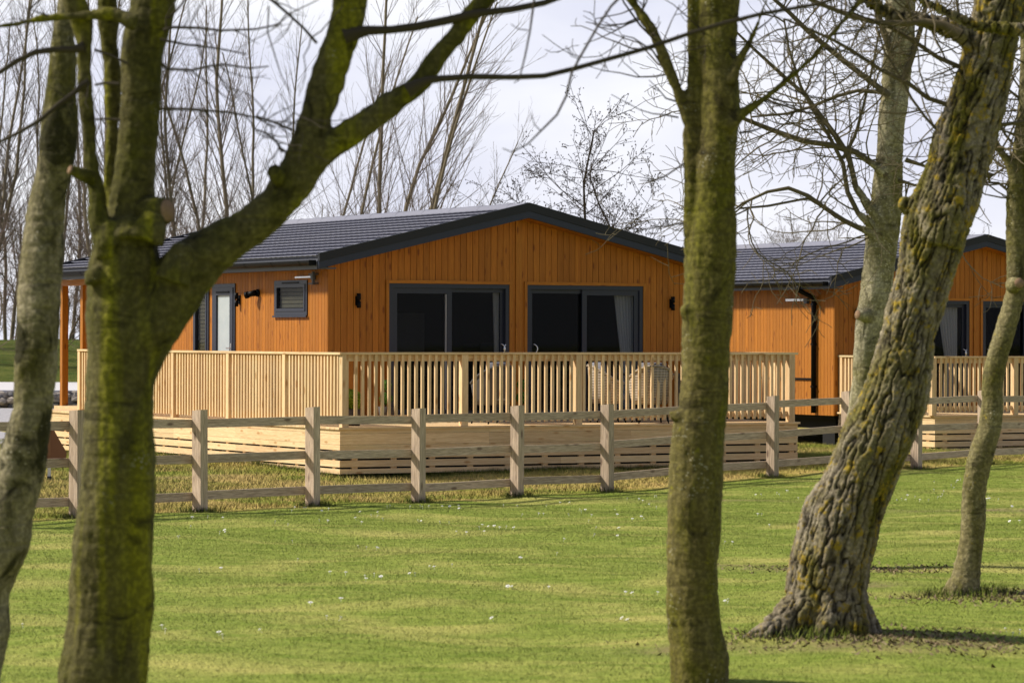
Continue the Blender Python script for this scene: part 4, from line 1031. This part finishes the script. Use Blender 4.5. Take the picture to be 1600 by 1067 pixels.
def on_deck(u, D): # a spot on the near deck
    q = at(u, 600, D); return (q[0], q[1], 2.02-1.2699)
t = NT('rattan', .7, .2)
sp = t.n('ShaderNodeSeparateXYZ'); t.l(t.coord((1, 1, 1)), sp.inputs[0])
wv = t.math('SINE', t.math('MULTIPLY', sp.outputs[2], 260)); wz = t.math('SINE', t.math('MULTIPLY', t.math('ADD', sp.outputs[0], sp.outputs[1]), 90))
t.color(t.mix(t.ramp(t.math('ADD', t.math('MULTIPLY', wv, .35), t.math('ADD', t.math('MULTIPLY', wz, .12), .5)), [(.15, 0), (.6, 1)]), (.13, .10, .07), (.62, .53, .42))); t.bump(wv, .006); M['rattan'] = t.m
def make_chair(loc, rz, label, mat):
    c = empty('rattan_chair', loc, rz); tag(c, label, 'chair', 'rattan chairs on the near deck')
    # barrel shell opening towards +y
    m = MB(); n_ = 25; th = np.linspace(R(-215), R(35), n_); vs = []
    for k_, (z, r_) in enumerate(((.28, .25), (.40, .285), (.55, .305), (.70, .32), (.80, .325))):
        for a in th:
            w = max(0, math.cos((a+math.pi/2)*.8)); top_ = .60+.26*w**1.2
            zz = .28+(z-.28)/(.52)*(top_-.28)
            vs.append((r_*math.cos(a)*1.02, r_*math.sin(a)*.95, zz))
    f = [(j*n_+i, j*n_+i+1, (j+1)*n_+i+1, (j+1)*n_+i) for j in range(4) for i in range(n_-1)]
    m.add(vs, f, smooth=True)
    o = m.build('shell', mat, c); sd = o.modifiers.new('t', 'SOLIDIFY'); sd.thickness = .028
    m = MB(); m.tube([vs[4*n_+i] for i in range(n_)], .02, 8); m.build('rim', mat, o)
    m = MB(); m.lathe([(.05, .33), (.24, .33), (.262, .36), (.262, .41), (.24, .44), (.05, .445)], n=24); m.build('seat_cushion', M['cushion'], c)
    m = MB(); vs2 = []
    for z in (.45, .6, .75, .9):
        for a in np.linspace(R(-150), R(-30), 11): vs2.append((.25*math.cos(a), .24*math.sin(a)-(.02 if z > .8 else 0), z))
    m.add(vs2, [(j*11+i, j*11+i+1, (j+1)*11+i+1, (j+1)*11+i) for j in range(3) for i in range(10)], smooth=True)
    o = m.build('back_cushion', M['cushion'], c); sd = o.modifiers.new('t', 'SOLIDIFY'); sd.thickness = .09
    for sx in (-1, 1):
        for sy in (-1, 1):
            m = MB(); m.tube([(sx*.17, sy*.16, .30), (sx*.23, sy*.22, 0)], [.016, .012], 8); m.build('leg', M['black'], c)
    return c
make_chair(on_deck(1016, 47.6), R(12), 'cream rattan chair with its woven back turned to the railing', M['rattan'])
make_chair(on_deck(950, 48.0), R(-78), 'cream rattan chair seen side on, left of the dark table', M['rattan'])
M['rattan_d'] = plain('dark rattan', (.06, .058, .06), .7)
make_chair(on_deck(770, 47.0), R(35), 'dark grey rattan chair in front of the left patio door', M['rattan_d'])
tb = empty('patio_table', on_deck(1010, 48.75), TH); tag(tb, 'dark square patio table beside the cream rattan chairs', 'table')
m = MB(); m.box(-.42, .42, -.42, .42, .70, .735); m.build('tabletop', M['tabletop'], tb)
for sx in (-1, 1):
    for sy in (-1, 1):
        m = MB(); m.box(sx*.36-.03, sx*.36+.03, sy*.36-.03, sy*.36+.03, 0, .699); m.build('leg', M['tabletop'], tb)

t = NT('box foliage', .8, .2); t.color(t.mix(t.attr('rnd'), (.035, .10, .012), (.12, .24, .025))); M['box1'] = t.m
t = NT('yellow box foliage', .8, .2); t.color(t.mix(t.attr('rnd'), (.10, .17, .012), (.30, .38, .03))); M['box2'] = t.m
def foliage_ball(m, c, r, n):
    for _ in range(n):
        d = rng.normal(size=3); d /= np.linalg.norm(d); q = np.array(c)+d*r*rng.uniform(.78, 1.03)
        a = rng.normal(size=3); a /= np.linalg.norm(a); b = np.cross(a, d); b /= np.linalg.norm(b)+1e-9; s_ = rng.uniform(.010, .018)
        m.add([q+a*s_, q+b*s_*.6, q-a*s_, q-b*s_*.6], [(0, 1, 2, 3)])
    m.add([np.array(c)+.8*r*np.array((math.cos(a)*math.cos(e), math.sin(a)*math.cos(e), math.sin(e))) for e in np.linspace(-1.5, 1.5, 7) for a in np.linspace(0, 2*math.pi, 12, endpoint=False)],
          [(j*12+i, j*12+(i+1) % 12, (j+1)*12+(i+1) % 12, (j+1)*12+i) for j in range(6) for i in range(12)], r=0.)
def topiary(loc, balls, potr, poth, label, mat):
    o = empty('topiary_plant', loc); tag(o, label, 'plant', 'potted topiary on the near deck')
    m = MB(); m.lathe([(potr*.74, 0), (potr, poth), (potr*.88, poth), (potr*.86, poth-.03)], n=18); m.build('pot', M['darkpot'], o)
    m = MB(); m.tube([(0, 0, poth-.03), (0, 0, balls[-1][0])], .012, 6); m.build('stem', M['twig_dark'], o)
    for z, r_ in balls:
        m = MB(); foliage_ball(m, (0, 0, z), r_, int(1100*(r_/.1)**2)); m.build('foliage', mat, o)
topiary(on_deck(549, 45.75), [(.36, .165)], .17, .24, 'yellow green clipped ball in a dark pot at the deck corner', M['box2'])
topiary(on_deck(603, 47.4), [(.36, .095), (.56, .082)], .12, .24, 'double ball topiary beside the left patio door', M['box1'])
topiary(on_deck(816, 48.4), [(.36, .095), (.56, .082)], .12, .24, 'double ball topiary between the two patio doors', M['box1'])

# ------------------------------------------------------------ grass, daisies
rng = np.random.default_rng(77)
def blades(name, n, region, h, w, mat, label, lean=.5):
    X, Y = region(n); n = len(X)
    b = barefn(X, Y); ok = rng.random(n) > b*.8
    X, Y = X[ok], Y[ok]; n = len(X); Z = gz(X, Y)
    hh = h*rng.uniform(.5, 1.3, n); ww = w*rng.uniform(.6, 1.3, n); a = rng.uniform(0, 2*math.pi, n); l_ = rng.normal(0, lean, (n, 2))*hh[:, None]
    V = np.empty((n, 3, 3)); ca, sa = np.cos(a)*ww/2, np.sin(a)*ww/2
    V[:, 0] = np.stack([X-ca, Y-sa, Z-.004], 1); V[:, 1] = np.stack([X+ca, Y+sa, Z-.004], 1); V[:, 2] = np.stack([X+l_[:, 0], Y+l_[:, 1], Z+hh], 1)
    me = bpy.data.meshes.new(name); me.vertices.add(n*3); me.vertices.foreach_set('co', V.astype(np.float32).ravel())
    me.loops.add(n*3); me.loops.foreach_set('vertex_index', np.arange(n*3, dtype=np.int32)); me.polygons.add(n)
    me.polygons.foreach_set('loop_start', np.arange(0, n*3, 3, dtype=np.int32))
    me.update(calc_edges=True)
    at_ = me.attributes.new('rnd', 'FLOAT', 'POINT'); at_.data.foreach_set('value', np.repeat(rng.random(n), 3).astype(np.float32))
    me.materials.append(mat); tag(link(name, me), label, 'grass', kind='stuff')
t = NT('grass blade', .8, .15); t.color(grass_color(t, True))
cx = t.n('ShaderNodeCombineXYZ'); cx.inputs[2].default_value = 1
gn = t.n('ShaderNodeNewGeometry'); va = t.n('ShaderNodeVectorMath', operation='MULTIPLY_ADD'); t.l(gn.outputs['Normal'], va.inputs[0]); va.inputs[1].default_value = (.55, .55, .55); t.l(cx.outputs[0], va.inputs[2])
nm = t.n('ShaderNodeVectorMath', operation='NORMALIZE'); t.l(va.outputs[0], nm.inputs[0]); t.l(nm.outputs[0], t.b.inputs['Normal']); M['blade'] = t.m
def wedge(d0, d1, side):
    def f(n):
        Y = np.sqrt(rng.uniform(d0**2, d1**2, n)); X = rng.uniform(-1, 1, n)*(Y*.1616+1.2)
        s_ = FN[2]-(X*FN[0]+Y*FN[1])        # > 0 beyond the fence
        k_ = (s_ < .1) if side < 0 else (s_ >= .1)
        # keep clear of the decks
        q = np.stack([X, Y], 1)
        for C, la, lb, bw in ((C1, LA1, 12.2, 1.3), (C2, 7.2, 3., 9)):
            a_ = (q-C) @ AX; b_ = (q-C) @ BX
            k_ &= ~((a_ > -.01) & (a_ < la) & (b_ > -.01) & (b_ < 14))
        return X[k_], Y[k_]
    return f
blades('lawn_grass', 1250000, wedge(15.8, 56, -1), .0145, .0052, M['blade'], 'short mown green lawn in front of the fence', .9)
blades('rough_grass', 420000, wedge(33, 62, 1), .055, .009, M['blade'], 'longer straw coloured grass between the fence and the decks', .6)
def tufts(n):
    X, Y = [], []
    for k_ in range(-2, 11):
        p = F0+FS*k_
        X.append(rng.normal(p[0], .11, n//30)); Y.append(rng.normal(p[1], .11, n//30))
    e = rng.uniform(0, LA1, n//3); p = C1+np.outer(e, AX)-np.outer(np.abs(rng.normal(.03, .05, n//3)), BX); X.append(p[:, 0]); Y.append(p[:, 1])
    e = rng.uniform(0, 12, n//3); p = C1+np.outer(e, BX)-np.outer(np.abs(rng.normal(.03, .05, n//3)), AX); X.append(p[:, 0]); Y.append(p[:, 1])
    b = at(1300, 1000, 21.2)
    X.append(rng.normal(b[0]-.15, .10, n//30)); Y.append(rng.normal(b[1]-.3, .12, n//30)); X.append(rng.normal(b[0]-.3, .25, n//40)); Y.append(rng.normal(b[1]-.3, .2, n//40))
    b = at(1508, 925, 25)
    X.append(rng.normal(b[0], .2, n//20)); Y.append(rng.normal(b[1]-.1, .15, n//20))
    return np.concatenate(X), np.concatenate(Y)
t2 = NT('tuft blade', .8, .15); t2.color(t2.mix(t2.attr('rnd'), (.13, .19, .016), (.27, .31, .045)))
cx = t2.n('ShaderNodeCombineXYZ'); cx.inputs[2].default_value = 1; t2.l(cx.outputs[0], t2.b.inputs['Normal'])
BARE_ = BARE; BARE = []
def barefn(x, y): return np.zeros_like(x)
blades('grass_tufts', 15000, tufts, .07, .008, t2.m, 'uncut grass tufts round the posts, deck skirts and tree feet', .35)

def litter(n):
    X, Y = [], []
    for (u, v, d_, sx, sy, k_) in ((1300, 1000, 21.2, .55, .4, .5), (1505, 925, 25, .45, .3, .25), (1303, 885, 28.3, .55, .35, .25)):
        b = at(u, v, d_); X.append(rng.normal(b[0]+.25, sx, int(n*k_))); Y.append(rng.normal(b[1]-.3, sy, int(n*k_)))
    return np.concatenate(X), np.concatenate(Y)
t3 = NT('bark litter', .9, .1); t3.color(t3.mix(t3.attr('rnd'), (.06, .04, .022), (.34, .26, .16)))
blades('bark_litter', 2600, litter, .022, .03, t3.m, 'bits of bark and dead leaves lying round the tree feet', 1.6)
dm = MB()
for k_ in range(8):
    a = k_*math.pi/4; r_ = .017
    dm.add([(0, 0, .034), (r_*math.cos(a-.3), r_*math.sin(a-.3), .038), (r_*1.15*math.cos(a), r_*1.15*math.sin(a), .038), (r_*math.cos(a+.3), r_*math.sin(a+.3), .038)], [(0, 1, 2, 3)])
dm.lathe([(.006, .034), (.007, .04), (.003, .044)], n=8); dm.tube([(0, 0, -.005), (0, 0, .034)], .0015, 4)
dmesh = dm.mesh('daisy', plain('daisy white', (.85, .84, .80), .7))
dn = 0
while dn < 210:
    if rng.random() < .72:
        cX = rng.uniform(-3.5, 6.5); cY = 36.4+(cX+3.6)*.95-rng.gamma(1.3, 2.6)
    else: cX = rng.uniform(-4, 4.5); cY = rng.uniform(21, 36)
    for _ in range(rng.integers(1, 4)):
        x = cX+rng.normal(0, .14); y = cY+rng.normal(0, .12)
        if y < 19 or abs(x) > y*.165: continue
        o = link('daisy', dmesh, None, (x, y, float(gz(x, y))-.004)); o.rotation_euler = (rng.normal(-.15, .25), rng.normal(0, .3), rng.uniform(0, 6)); s_ = rng.uniform(.6, 1.1); o.scale = (s_, s_, 1)
        tag(o, 'tiny white daisy in the short lawn grass', 'flower', 'daisies scattered in the lawn'); dn += 1
